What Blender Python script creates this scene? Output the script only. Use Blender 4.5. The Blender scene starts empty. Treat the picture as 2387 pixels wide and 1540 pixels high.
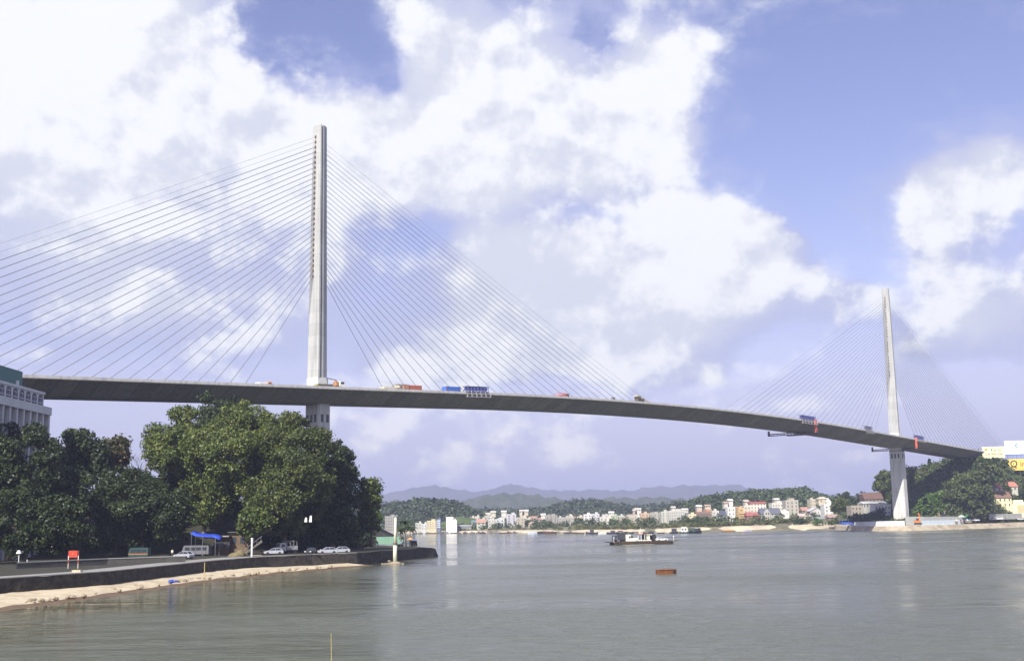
import bpy, math, random
import numpy as np
from mathutils import Vector, Matrix
random.seed(7)
SC = bpy.context.scene
COL = SC.collection
R_ = math.radians
# ------------------------------------------------------------------ camera
FOC, CX, CY, EYE = 2735.0, 1193.0, 770.0, 9.0          # focal length and centre in photo units (2386 wide)
PITCH, ROLL = math.atan((1213.7 - 770) / FOC), -0.016
cam_d = bpy.data.cameras.new('camera'); cam = bpy.data.objects.new('camera', cam_d); COL.objects.link(cam)
cam_d.sensor_width = 36; cam_d.lens = FOC / 2386 * 36; cam_d.clip_start = 0.5; cam_d.clip_end = 30000
CM = Matrix.Rotation(math.pi / 2 + PITCH, 3, 'X') @ Matrix.Rotation(ROLL, 3, 'Z')
cam.matrix_world = Matrix.Translation((0, 0, EYE)) @ CM.to_4x4()
SC.camera = cam
def ray(x, y): return CM @ Vector(((x - CX) / FOC, -(y - CY) / FOC, -1))
def atY(x, y, Y): d = ray(x, y); return Vector((0, 0, EYE)) + d * (Y / d.y)      # a point that far away
def atZ(x, y, Z): d = ray(x, y); return Vector((0, 0, EYE)) + d * ((Z - EYE) / d.z)  # a point on the level Z
def mpp(Y): return Y / FOC
# ------------------------------------------------------------------ light
SUN = Vector((-0.30, -0.68, 0.67)).normalized()
SC.view_settings.view_transform = 'Standard'; SC.view_settings.look = 'None'
SC.view_settings.exposure = 0.65; SC.view_settings.gamma = 1.0
SC.cycles.use_adaptive_sampling = True; SC.cycles.adaptive_threshold = 0.015; SC.cycles.adaptive_min_samples = 20
SC.cycles.max_bounces = 5; SC.cycles.diffuse_bounces = 2; SC.cycles.glossy_bounces = 2
SC.cycles.transmission_bounces = 3; SC.cycles.transparent_max_bounces = 4; SC.cycles.volume_bounces = 0
SC.cycles.use_denoising = True
sd = bpy.data.lights.new('sun', 'SUN'); sd.energy = 5.0; sd.angle = R_(0.53); sd.color = (1, 0.955, 0.88)
so = bpy.data.objects.new('sun', sd); COL.objects.link(so)
so.rotation_euler = SUN.to_track_quat('Z', 'Y').to_euler(); so.location = (0, 0, 400)

class NT:
    """small node-tree helper"""
    def __init__(s, tree): s.t = tree; s.n = tree.nodes; s.l = tree.links; s.n.clear()
    def add(s, typ, ins=None, **kw):
        nd = s.n.new(typ)
        for k, v in kw.items(): setattr(nd, k, v)
        for k, v in (ins or {}).items():
            if hasattr(v, 'links') or isinstance(v, bpy.types.NodeSocket): s.l.new(v, nd.inputs[k])
            else: nd.inputs[k].default_value = v
        return nd
    def m(s, op, a, b=0.0, c=0.0, clamp=False):
        return s.add('ShaderNodeMath', {0: a, 1: b, 2: c}, operation=op, use_clamp=clamp).outputs[0]
    def vm(s, op, a, b=(0, 0, 0), c=(0, 0, 0)):
        nd = s.add('ShaderNodeVectorMath', {0: a, 1: b, 2: c}, operation=op)
        return nd.outputs['Value'] if op in ('DOT_PRODUCT', 'LENGTH') else nd.outputs[0]
    def ramp(s, v, lo, hi, a=0.0, b=1.0, smooth=True):
        nd = s.add('ShaderNodeMapRange', {0: v, 1: lo, 2: hi, 3: a, 4: b}, interpolation_type='SMOOTHSTEP' if smooth else 'LINEAR')
        return nd.outputs[0]
    def noise(s, vec, scale, detail=4.0, rough=0.55, out='Fac', dim='3D'):
        nd = s.add('ShaderNodeTexNoise', {'Scale': scale, 'Detail': detail, 'Roughness': rough}, noise_dimensions=dim)
        s.l.new(vec, nd.inputs['Vector']); return nd.outputs[out]
    def mix(s, f, a, b):
        nd = s.add('ShaderNodeMix', data_type='RGBA')
        for k, v in ((0, f), (6, a), (7, b)):
            if isinstance(v, bpy.types.NodeSocket): s.l.new(v, nd.inputs[k])
            else: nd.inputs[k].default_value = v if k == 0 else (*v, 1)
        return nd.outputs[2]

# ------------------------------------------------------------------ sky: clear sky with clouds by direction
SC.world = bpy.data.worlds.new('World'); SC.world.use_nodes = True
def build_world():
    t = NT(SC.world.node_tree)
    sky = t.add('ShaderNodeTexSky', sky_type='NISHITA', sun_disc=False, sun_elevation=math.asin(SUN.z),
                sun_rotation=math.atan2(SUN.x, SUN.y), air_density=1.2, dust_density=0.6, ozone_density=3.0)
    tint = t.vm('MULTIPLY', sky.outputs[0], SKY_TINT)
    g = t.add('ShaderNodeTexCoord').outputs['Generated']
    sx = t.add('ShaderNodeSeparateXYZ', {0: t.vm('NORMALIZE', g)})
    az = t.m('ARCTAN2', sx.outputs[0], sx.outputs[1]); el = t.m('ARCSINE', sx.outputs[2])
    uv0 = t.add('ShaderNodeCombineXYZ', {0: az, 1: el}).outputs[0]
    uvn = t.vm('MULTIPLY', uv0, (1.0, 1.25, 1.0))
    w = t.noise(uvn, 5.0, 8.0, 0.56, out='Color', dim='2D')
    w2 = t.vm('MULTIPLY', t.vm('SUBTRACT', w, (.5, .5, .5)), (0.15, 0.11, 0.0))
    uv = t.vm('ADD', uv0, w2)
    acc = CLOUD_BASE
    for (x, y, rx, ry, a) in CLOUDS:
        d = ray(x, y).normalized(); c = (math.atan2(d.x, d.y), math.asin(d.z))
        ix, iy = FOC / rx, FOC / ry
        q = t.vm('MULTIPLY_ADD', uv, (ix, iy, 0), (-c[0] * ix, -c[1] * iy, 0))
        e = t.m('POWER', 0.36788, t.vm('DOT_PRODUCT', q, q))
        acc = t.m('MULTIPLY_ADD', e, a, acc)
    fb = t.noise(uvn, 7.0, 10.0, 0.585, dim='2D')
    fbu = t.noise(t.vm('ADD', uvn, (-0.010, 0.022, 0)), 7.0, 10.0, 0.585, dim='2D')
    big = t.noise(t.vm('ADD', uvn, (3.7, 1.2, 0)), 4.0, 5.0, 0.6, dim='2D')
    wisp = t.noise(t.vm('MULTIPLY', t.vm('ADD', uvn, (8.1, 2.2, 0)), (1.0, 1.6, 1)), 13.0, 8.0, 0.66, dim='2D')
    dens = t.m('MULTIPLY_ADD', t.m('SUBTRACT', fb, 0.5), 0.85, acc)
    cov = t.ramp(dens, 0.08, 0.52)
    veil = t.m('MULTIPLY', t.ramp(t.m('MULTIPLY_ADD', acc, 0.35, wisp), 0.34, 0.80), 0.55)
    low = t.m('MULTIPLY', t.ramp(el, 0.24, 0.0), 0.90)               # everything pales towards the horizon
    cover = t.m('MAXIMUM', t.m('MAXIMUM', cov, veil), low)
    sh = t.m('SUBTRACT', fb, fbu)                           # lit where the cloud thins out towards the light
    lit = t.m('MULTIPLY_ADD', sh, 4.2, t.m('MULTIPLY_ADD', t.m('SUBTRACT', big, 0.5), 2.3, 0.20))
    lit = t.m('MULTIPLY_ADD', t.m('MINIMUM', acc, 0.95), 0.55, lit)
    lit = t.m('MULTIPLY_ADD', t.ramp(el, 0.34, 0.12), -0.08, lit)
    lit = t.m('MULTIPLY_ADD', t.ramp(el, 0.12, 0.0), -0.10, lit)
    shade = t.mix(t.ramp(dens, 0.30, 0.95), CLOUD_LO, CLOUD_MID)          # thin cloud takes the sky's colour, thick cloud is greyer
    ccol = t.mix(t.ramp(lit, 0.26, 1.0), shade, CLOUD_HI)
    bg1 = t.add('ShaderNodeBackground', {0: tint, 1: SKY_STR}); bg2 = t.add('ShaderNodeBackground', {0: ccol, 1: 1.0})
    mx = t.add('ShaderNodeMixShader', {0: cover, 1: bg1.outputs[0], 2: bg2.outputs[0]})
    o = t.add('ShaderNodeOutputWorld'); t.l.new(mx.outputs[0], o.inputs[0])
SKY_TINT, SKY_STR = (1.12, 0.84, 0.98), 0.10
CLOUD_BASE, CLOUD_LO, CLOUD_HI = 0.24, (0.34, 0.365, 0.54), (0.635, 0.645, 0.67)
CLOUD_MID = (0.47, 0.49, 0.57)
CLOUDS = [(150, 130, 330, 260, 1.0), (420, 190, 110, 190, .55), (540, 250, 100, 80, .5), (300, 340, 380, 130, .45),
          (800, 300, 170, 120, .9), (1060, 270, 150, 110, .9), (1130, 70, 190, 110, .75), (1500, 170, 140, 100, .9),
          (1330, 310, 260, 130, .7), (1060, 410, 330, 120, .7), (1640, 540, 190, 100, .75), (1780, 560, 110, 110, .6),
          (1240, 640, 170, 110, .8), (1150, 790, 270, 75, .62), (1310, 840, 130, 40, .4), (1500, 660, 260, 140, .55), (2240, 440, 110, 120, .7), (2190, 600, 100, 90, .6),
          (2360, 380, 90, 130, .6), (2300, 790, 160, 60, .4), (1960, 735, 90, 40, .4), (1735, 255, 45, 40, .5),
          (1810, 390, 40, 35, .5), (2215, 285, 60, 40, .4), (280, 740, 330, 80, .5), (170, 570, 280, 110, .45),
          (1080, 860, 230, 45, .55), (600, 560, 300, 130, .25), (100, 360, 130, 60, .4), (1580, 740, 200, 70, .35), (1690, 820, 70, 40, .3),
          (650, 70, 165, 100, -1.1), (840, 90, 90, 75, -.9), (1950, 180, 330, 210, -.9), (1960, 480, 110, 240, -.75),
          (1340, 110, 45, 60, -.7), (10, 350, 70, 50, -.5), (960, 545, 110, 45, -.45), (1260, 500, 180, 35, -.35),
          (1840, 300, 130, 160, -.5), (1400, 930, 900, 60, -.15), (2330, 150, 220, 160, -.5)]
build_world()

# ------------------------------------------------------------------ materials
MATS = {}
def mat(name, col, rough=0.8, var=0.18, scale=1.0, bump=0.0, metal=0.0, stretch=(1, 1, 1), col2=None, spec=0.3):
    if name in MATS: return MATS[name]
    m = bpy.data.materials.new(name); m.use_nodes = True; t = NT(m.node_tree)
    tc = t.add('ShaderNodeTexCoord').outputs['Object']
    v = t.vm('MULTIPLY', tc, stretch)
    n1 = t.noise(v, scale, 6.0, 0.65)
    if col2:
        c = t.mix(t.ramp(n1, 0.40, 0.62), col, col2)
        c = t.vm('SCALE', c, (0, 0, 0)); c.node.inputs[3].default_value = 1.0
        n2 = t.noise(v, scale * 5.3, 3.0, 0.6)
        t.l.new(t.ramp(n2, 0.25, 0.75, 1 - var, 1 + var, False), c.node.inputs[3])
    else:
        c = t.add('ShaderNodeVectorMath', {0: col}, operation='SCALE')
        t.l.new(t.ramp(n1, 0.25, 0.75, 1 - var, 1 + var, False), c.inputs[3]); c = c.outputs[0]
    b = t.add('ShaderNodeBsdfPrincipled', {'Roughness': rough, 'Metallic': metal, 'Specular IOR Level': spec})
    t.l.new(c, b.inputs['Base Color'])
    if bump:
        bp = t.add('ShaderNodeBump', {'Strength': 0.6, 'Distance': bump}); t.l.new(n1, bp.inputs['Height']); t.l.new(bp.outputs[0], b.inputs['Normal'])
    o = t.add('ShaderNodeOutputMaterial'); t.l.new(b.outputs[0], o.inputs[0]); MATS[name] = m
    return m
def leaf_mat(name, c1, c2, trans=0.22, old=None, oldf=0.9):
    if name in MATS: return MATS[name]
    m = bpy.data.materials.new(name); m.use_nodes = True; t = NT(m.node_tree)
    r = t.add('ShaderNodeNewGeometry').outputs['Random Per Island']
    tc = t.add('ShaderNodeTexCoord').outputs['Object']
    n = t.noise(tc, 0.16, 3.0, 0.5)
    f = t.m('MULTIPLY_ADD', r, 0.55, t.m('MULTIPLY', t.ramp(n, 0.3, 0.7), 0.45))
    c = t.mix(f, c1, c2)
    if old: c = t.mix(t.m('GREATER_THAN', r, oldf), c, old)
    d = t.add('ShaderNodeBsdfPrincipled', {'Roughness': 0.5, 'Specular IOR Level': 0.35}); t.l.new(c, d.inputs['Base Color'])
    tr = t.add('ShaderNodeBsdfTranslucent'); t.l.new(c, tr.inputs[0])
    mx = t.add('ShaderNodeMixShader', {0: trans}); t.l.new(d.outputs[0], mx.inputs[1]); t.l.new(tr.outputs[0], mx.inputs[2])
    o = t.add('ShaderNodeOutputMaterial'); t.l.new(mx.outputs[0], o.inputs[0]); MATS[name] = m
    return m
def paint(name, col, rough=0.45): return mat('paint_' + name, col, rough, 0.10, 2.0, spec=0.4)
def cast_mat(name, col, axis, seg, tone=0.10, joint=0.25, scale=.25, stretch=(1, 1, .15)):
    m = mat(name, col, .88, .13, scale, 0.02, stretch=stretch); t = NT.__new__(NT); t.t = m.node_tree; t.n = t.t.nodes; t.l = t.t.links
    b = next(n for n in t.n if n.type == 'BSDF_PRINCIPLED'); src = b.inputs['Base Color'].links[0].from_socket
    tc = t.add('ShaderNodeTexCoord').outputs['Object']; q = t.m('MULTIPLY', t.vm('DOT_PRODUCT', tc, axis), 1 / seg)
    w = t.add('ShaderNodeTexWhiteNoise', {'W': t.m('FLOOR', q)}, noise_dimensions='1D').outputs[0]
    f = t.m('MULTIPLY_ADD', w, 2 * tone, 1 - tone); fr = t.m('ABSOLUTE', t.m('SUBTRACT', t.m('FRACT', q), 0.5))
    f = t.m('MULTIPLY', f, t.ramp(fr, 0.472, 0.492, 1.0, 1 - joint))
    st = t.noise(t.vm('MULTIPLY', tc, (.9, .9, .06)), 1.0, 5.0, .6); f = t.m('MULTIPLY', f, t.ramp(st, .42, .74, 1.06, .78))
    s = t.add('ShaderNodeVectorMath', {0: src, 'Scale': f}, operation='SCALE'); t.l.new(s.outputs[0], b.inputs['Base Color']); return m
GLASS = mat('window_glass', (0.035, 0.045, 0.055), 0.15, 0.3, 0.7, spec=0.6)
RUBBER = mat('rubber', (0.02, 0.02, 0.02), 0.8)
CONC = cast_mat('concrete', (0.40, 0.405, 0.385), (0, 0, 1), 4.0, .06, .18)
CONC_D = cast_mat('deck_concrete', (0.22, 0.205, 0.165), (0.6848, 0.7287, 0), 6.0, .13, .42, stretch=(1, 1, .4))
CONC_P = cast_mat('pier_concrete', (0.55, 0.54, 0.50), (0, 0, 1), 5.0, .04, .14, stretch=(1, 1, .3))
STEEL = mat('grey_steel', (0.22, 0.23, 0.25), 0.5, 0.2, 1.0, metal=0.3)
WHITE = mat('white_paint', (0.78, 0.78, 0.76), 0.5, 0.10, 1.5)
BARK = mat('bark', (0.16, 0.125, 0.09), 0.9, 0.35, 3.0, 0.03, stretch=(1, 1, .3))

# ------------------------------------------------------------------ mesh helpers
class MB:
    def __init__(s): s.v = []; s.f = []
    def _add(s, vs, fs):
        o = len(s.v); s.v += [tuple(v) for v in vs]; s.f += [tuple(i + o for i in f) for f in fs]; return s
    def box(s, c, d, rz=0.0, taper=1.0, M=None):
        x, y, z = (q / 2 for q in d); vs = []
        for k, tz in ((-1, 1.0), (1, taper)):
            for a, b in ((-1, -1), (1, -1), (1, 1), (-1, 1)): vs.append(Vector((a * x * tz, b * y * tz, k * z)))
        if M is not None: vs = [M @ v for v in vs]
        elif rz: r = Matrix.Rotation(rz, 3, 'Z'); vs = [r @ v for v in vs]
        c = Vector(c)
        return s._add([v + c for v in vs], [(3, 2, 1, 0), (4, 5, 6, 7), (0, 1, 5, 4), (1, 2, 6, 5), (2, 3, 7, 6), (3, 0, 4, 7)])
    def tube(s, pts, rad, n=6, cap=True):
        pts = [Vector(p) for p in pts]; rad = rad if hasattr(rad, '__len__') else [rad] * len(pts)
        vs = []; fs = []; up = Vector((0, 0, 1))
        for i, p in enumerate(pts):
            t = (pts[min(i + 1, len(pts) - 1)] - pts[max(i - 1, 0)]).normalized()
            a = t.cross(up if abs(t.z) < .95 else Vector((1, 0, 0))).normalized(); b = t.cross(a)
            for k in range(n):
                an = 2 * math.pi * k / n; vs.append(p + (a * math.cos(an) + b * math.sin(an)) * rad[i])
        for i in range(len(pts) - 1):
            for k in range(n): fs.append((i * n + k, i * n + (k + 1) % n, (i + 1) * n + (k + 1) % n, (i + 1) * n + k))
        if cap: fs += [tuple(range(n))[::-1], tuple(range((len(pts) - 1) * n, len(pts) * n))]
        return s._add(vs, fs)
    def loft(s, rings, cap=True, closed=True):
        n = len(rings[0]); vs = [v for r in rings for v in r]; fs = []
        for i in range(len(rings) - 1):
            for k in range(n if closed else n - 1): fs.append((i * n + k, i * n + (k + 1) % n, (i + 1) * n + (k + 1) % n, (i + 1) * n + k))
        if cap: fs += [tuple(range(n))[::-1], tuple(range((len(rings) - 1) * n, len(rings) * n))]
        return s._add(vs, fs)
    def prof(s, pts, w, y0=0.0):                       # side profile in x,z extruded across y
        return s.loft([[(x, y0 - w / 2, z) for x, z in pts], [(x, y0 + w / 2, z) for x, z in pts]])
    def quad(s, a, b, c, d): return s._add([a, b, c, d], [(0, 1, 2, 3)])
    def ball(s, c, r, n=8, m=5):
        r = r if hasattr(r, '__len__') else (r, r, r); c = Vector(c); rings = []
        for i in range(m + 1):
            p = math.pi * (i + .02) / (m + .04) ; rings.append([(c.x + r[0] * math.sin(p) * math.cos(2 * math.pi * k / n), c.y + r[1] * math.sin(p) * math.sin(2 * math.pi * k / n), c.z - r[2] * math.cos(p)) for k in range(n)])
        return s.loft(rings)
    def mesh(s, name, m, smooth=False):
        me = bpy.data.meshes.new(name); me.from_pydata([tuple(v) for v in s.v], [], s.f); me.materials.append(m)
        import bmesh
        bm = bmesh.new(); bm.from_mesh(me); bmesh.ops.recalc_face_normals(bm, faces=bm.faces); bm.to_mesh(me); bm.free()
        if smooth:
            for p in me.polygons: p.use_smooth = True
        return me
    def build(s, name, m, parent=None, smooth=False, loc=None):
        return link(name, s.mesh(name, m, smooth), parent, loc)
def link(name, me, parent=None, loc=None, rz=0):
    o = bpy.data.objects.new(name, me); COL.objects.link(o)
    if parent: o.parent = parent
    if loc is not None: o.location = loc
    if rz: o.rotation_euler.z = rz
    return o
def tag(o, label=None, cat=None, group=None, kind=None):
    if label: o['label'] = label
    if cat: o['category'] = cat
    if group: o['group'] = group
    if kind: o['kind'] = kind
    return o
def thing(name, label, cat, loc, rz=0.0, group=None):
    o = link(name, None, None, loc, R_(rz)); return tag(o, label, cat, group)
def box_part(name, m, parent, *boxes):
    b = MB()
    for c, d in boxes: b.box(c, d)
    return b.build(name, m, parent)
def quads_mesh(name, V, m):
    """V: (n,4,3) array of quads"""
    n = len(V); me = bpy.data.meshes.new(name)
    me.vertices.add(n * 4); me.vertices.foreach_set('co', V.reshape(-1).astype(np.float32))
    me.loops.add(n * 4); me.loops.foreach_set('vertex_index', np.arange(n * 4, dtype=np.int32))
    me.polygons.add(n); me.polygons.foreach_set('loop_start', np.arange(0, n * 4, 4, dtype=np.int32))
    me.polygons.foreach_set('loop_total', np.full(n, 4, dtype=np.int32))
    me.materials.append(m); me.update(); me.validate(); return me
def leaf_quads(cl, dens, size, rng, hollow=0.55, squash=1.0):
    """cl: clumps (x,y,z,r); leaf quads spread through each clump, most of them near its surface"""
    out = []
    for x, y, z, r in cl:
        n = max(12, int(dens * r * r))
        d = rng.normal(size=(n, 3)); d /= np.linalg.norm(d, axis=1)[:, None]
        rr = r * (hollow + (1.12 - hollow) * rng.random(n) ** 0.8)
        lump = 1 + 0.22 * np.sin(d[:, 0] * 5 + x) * np.cos(d[:, 2] * 5 + z) + 0.15 * np.sin(d[:, 1] * 7 + y)
        p = d * (rr * lump)[:, None]; p[:, 2] *= 0.82 * squash
        p += (x, y, z)
        nn = d * 0.55 + rng.normal(size=(n, 3)) * 0.55 + (0, 0, 0.35); nn /= np.linalg.norm(nn, axis=1)[:, None]
        a = np.cross(nn, rng.normal(size=(n, 3))); a /= np.linalg.norm(a, axis=1)[:, None]; b = np.cross(nn, a)
        s = size * (0.6 + 0.8 * rng.random(n))[:, None]
        a = a * s; b = b * s * 0.62
        out.append(np.stack([p - a, p - b + nn * s * 0.15, p + a, p + b + nn * s * 0.15], axis=1))
    return np.concatenate(out)
def inpoly(x, y, P):
    c = False; j = len(P) - 1
    for i in range(len(P)):
        if (P[i][1] > y) != (P[j][1] > y) and x < (P[j][0] - P[i][0]) * (y - P[i][1]) / (P[j][1] - P[i][1]) + P[i][0]: c = not c
        j = i
    return c
def edge_dist(x, y, P):
    b = 1e9
    for i in range(len(P)):
        ax, ay = P[i - 1]; bx, by = P[i]; dx, dy = bx - ax, by - ay
        t = max(0, min(1, ((x - ax) * dx + (y - ay) * dy) / (dx * dx + dy * dy + 1e-9)))
        b = min(b, math.hypot(x - ax - t * dx, y - ay - t * dy))
    return b
def limbs(mb, base, top, r0, cl, rng, nl=7):
    """tapered trunk from base to top with limbs reaching some of the clumps"""
    b, t = Vector(base), Vector(top); k = 5; pts = []; rad = []
    for i in range(k + 1):
        f = i / k; pts.append(b.lerp(t, f) + Vector((rng.uniform(-.25, .25), rng.uniform(-.25, .25), 0)) * (f > 0) * r0 * 1.6); rad.append(r0 * (1.25 - f * 0.8 if i else 1.5))
    mb.tube(pts, rad, 8)
    for c in sorted(cl, key=lambda q: rng.random())[:nl]:
        f = rng.uniform(0.4, 0.95); s = b.lerp(t, f); e = Vector(c[:3]); md = s.lerp(e, .5) + Vector((0, 0, -0.06 * (e - s).length))
        mb.tube([s, md, e], [r0 * .5, r0 * .3, r0 * .1], 6)
def crown_clumps(P, Y, rng, n, rpx, depth=None, bulge=0.75):
    """clumps filling a crown of that outline, rounded in depth as a crown is"""
    xs = [p[0] for p in P]; ys = [p[1] for p in P]; k = mpp(Y); cl = []; tries = 0
    while len(cl) < n and tries < 20000:
        tries += 1
        x = rng.uniform(min(xs), max(xs)); y = rng.uniform(min(ys), max(ys))
        if not inpoly(x, y, P): continue
        ed = edge_dist(x, y, P); r = rpx * rng.uniform(0.6, 1.25)
        if ed < r * 0.55: 
            r = max(rpx * 0.35, ed * 1.2)
        dep = bulge * min(ed, 130) * k + 1.0
        if depth: dep = min(dep, depth)
        yo = dep * (1 if rng.random() < .35 else -1) * rng.uniform(.35, 1.0)
        p = atY(x, y, Y + yo); cl.append((p.x, p.y, p.z, r * k))
    return cl
def tree(name, label, P, Y, base, mtl, n=30, rpx=24, dens=42, size=0.42, r0=0.45, seed=1, group=None, bark=BARK, trunk_top=None, bulge=.75, nl=7, cat='tree'):
    rng = np.random.default_rng(seed); cl = crown_clumps(P, Y, rng, n, rpx, bulge=bulge)
    bp = atY(base[0], base[1], Y) if len(base) == 2 else Vector(base)
    root = thing(name, label, cat, bp, 0, group)
    V = leaf_quads(cl, dens, size, rng) - np.array(bp)
    link('crown', quads_mesh('crown', V, mtl), root)
    mb = MB(); cx = sum(p[0] for p in P) / len(P); cyy = sum(p[1] for p in P) / len(P)
    top = atY(*(trunk_top or (cx * .6 + base[0] * .4 if len(base) == 2 else cx, cyy)), Y)
    limbs(mb, (0, 0, -.5), top - bp, r0, [(c[0] - bp.x, c[1] - bp.y, c[2] - bp.z) for c in cl], rng, nl)
    mb.build('trunk', bark, root, True)
    return root
# ------------------------------------------------------------------ water, banks, hills (the setting)
def water():
    b = MB(); b.quad((-9000, -1200, 0), (9000, -1200, 0), (9000, 9400, 0), (-9000, 9400, 0))
    m = bpy.data.materials.new('sea_water'); m.use_nodes = True; t = NT(m.node_tree)
    g = t.add('ShaderNodeTexCoord').outputs['Object']
    a = t.vm('MULTIPLY', g, (0.5, 1.0, 1))
    n1 = t.noise(a, 0.16, 3.0, 0.55); n2 = t.noise(t.vm('ADD', a, (31, 7, 0)), 0.85, 4.0, 0.6)
    n3 = t.noise(t.vm('MULTIPLY', g, (0.45, 1, 1)), 0.016, 5.0, 0.62)
    rdg = t.m('SUBTRACT', 1.0, t.m('MULTIPLY', t.m('ABSOLUTE', t.m('SUBTRACT', n2, 0.5)), 4.0), clamp=True)   # sharp little crests
    amp = t.ramp(n3, 0.36, 0.62, 0.12, 1.0)                        # calmer and rougher patches
    sp = t.add('ShaderNodeSeparateXYZ', {0: g}); lee = t.ramp(t.m('MULTIPLY_ADD', sp.outputs[1], -0.16, sp.outputs[0]), -82, -22, 0.14, 1.0)   # sheltered water by the left bank
    amp = t.m('MULTIPLY', amp, lee); n1 = t.m('MULTIPLY', n1, lee)
    h = t.m('MULTIPLY_ADD', n1, 0.6, t.m('MULTIPLY', t.m('MULTIPLY', rdg, 0.16), amp))
    h = t.m('MULTIPLY_ADD', t.m('MULTIPLY', n2, 0.25), amp, h)
    bp = t.add('ShaderNodeBump', {'Strength': 1.0, 'Distance': WAVE, 'Height': h})
    c = t.mix(t.ramp(n3, 0.35, 0.65), (0.080, 0.089, 0.054), (0.108, 0.116, 0.088))
    p = t.add('ShaderNodeBsdfPrincipled', {'Roughness': t.m('MULTIPLY_ADD', amp, 0.27, 0.05), 'IOR': 1.333, 'Specular IOR Level': 0.5})
    t.l.new(c, p.inputs['Base Color']); t.l.new(bp.outputs[0], p.inputs['Normal'])
    o = t.add('ShaderNodeOutputMaterial'); t.l.new(p.outputs[0], o.inputs[0])
    tag(b.build('water', m), kind='structure')
WAVE = 2.0
water()
EARTH = mat('bank_earth', (0.045, 0.040, 0.028), 0.95, 0.3, 0.25, 0.05, col2=(0.028, 0.030, 0.016))  # earth colour darkened to stand in for shade under the trees
SAND = mat('beach_sand', (0.50, 0.43, 0.30), 0.95, 0.14, 0.35, 0.05, col2=(0.40, 0.33, 0.22))
ROAD = mat('quay_paving', (0.24, 0.235, 0.22), 0.9, 0.12, 0.3, 0.0)
STONE = mat('wall_stone', (0.032, 0.029, 0.025), 0.95, 0.45, 0.8, 0.12, stretch=(1, 1, 1.6), col2=(0.062, 0.054, 0.042))
def fbm2(x, y, s=0):
    v = 0
    for k, (f, a) in enumerate(((1, 1), (2.1, .5), (4.3, .25), (8.9, .13))):
        v += a * math.sin(x * f * 1.3 + s + k * 1.7 + 1.1 * math.sin(y * f * .9 + k)) * math.cos(y * f * 1.1 - s * .7 + .8 * math.sin(x * f * .8 + 2 * k))
    return v
def sheet(name, rows, m, kind='structure', smooth=True):
    n = len(rows[0]); b = MB(); b.loft(rows, cap=False, closed=False)
    o = b.build(name, m, None, smooth); return tag(o, kind=kind)
def interp(x, pts):
    if x <= pts[0][0]: return pts[0][1]
    for (a, b), (c, d) in zip(pts, pts[1:]):
        if x <= c: return b + (d - b) * (x - a) / (c - a)
    return pts[-1][1]
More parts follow.
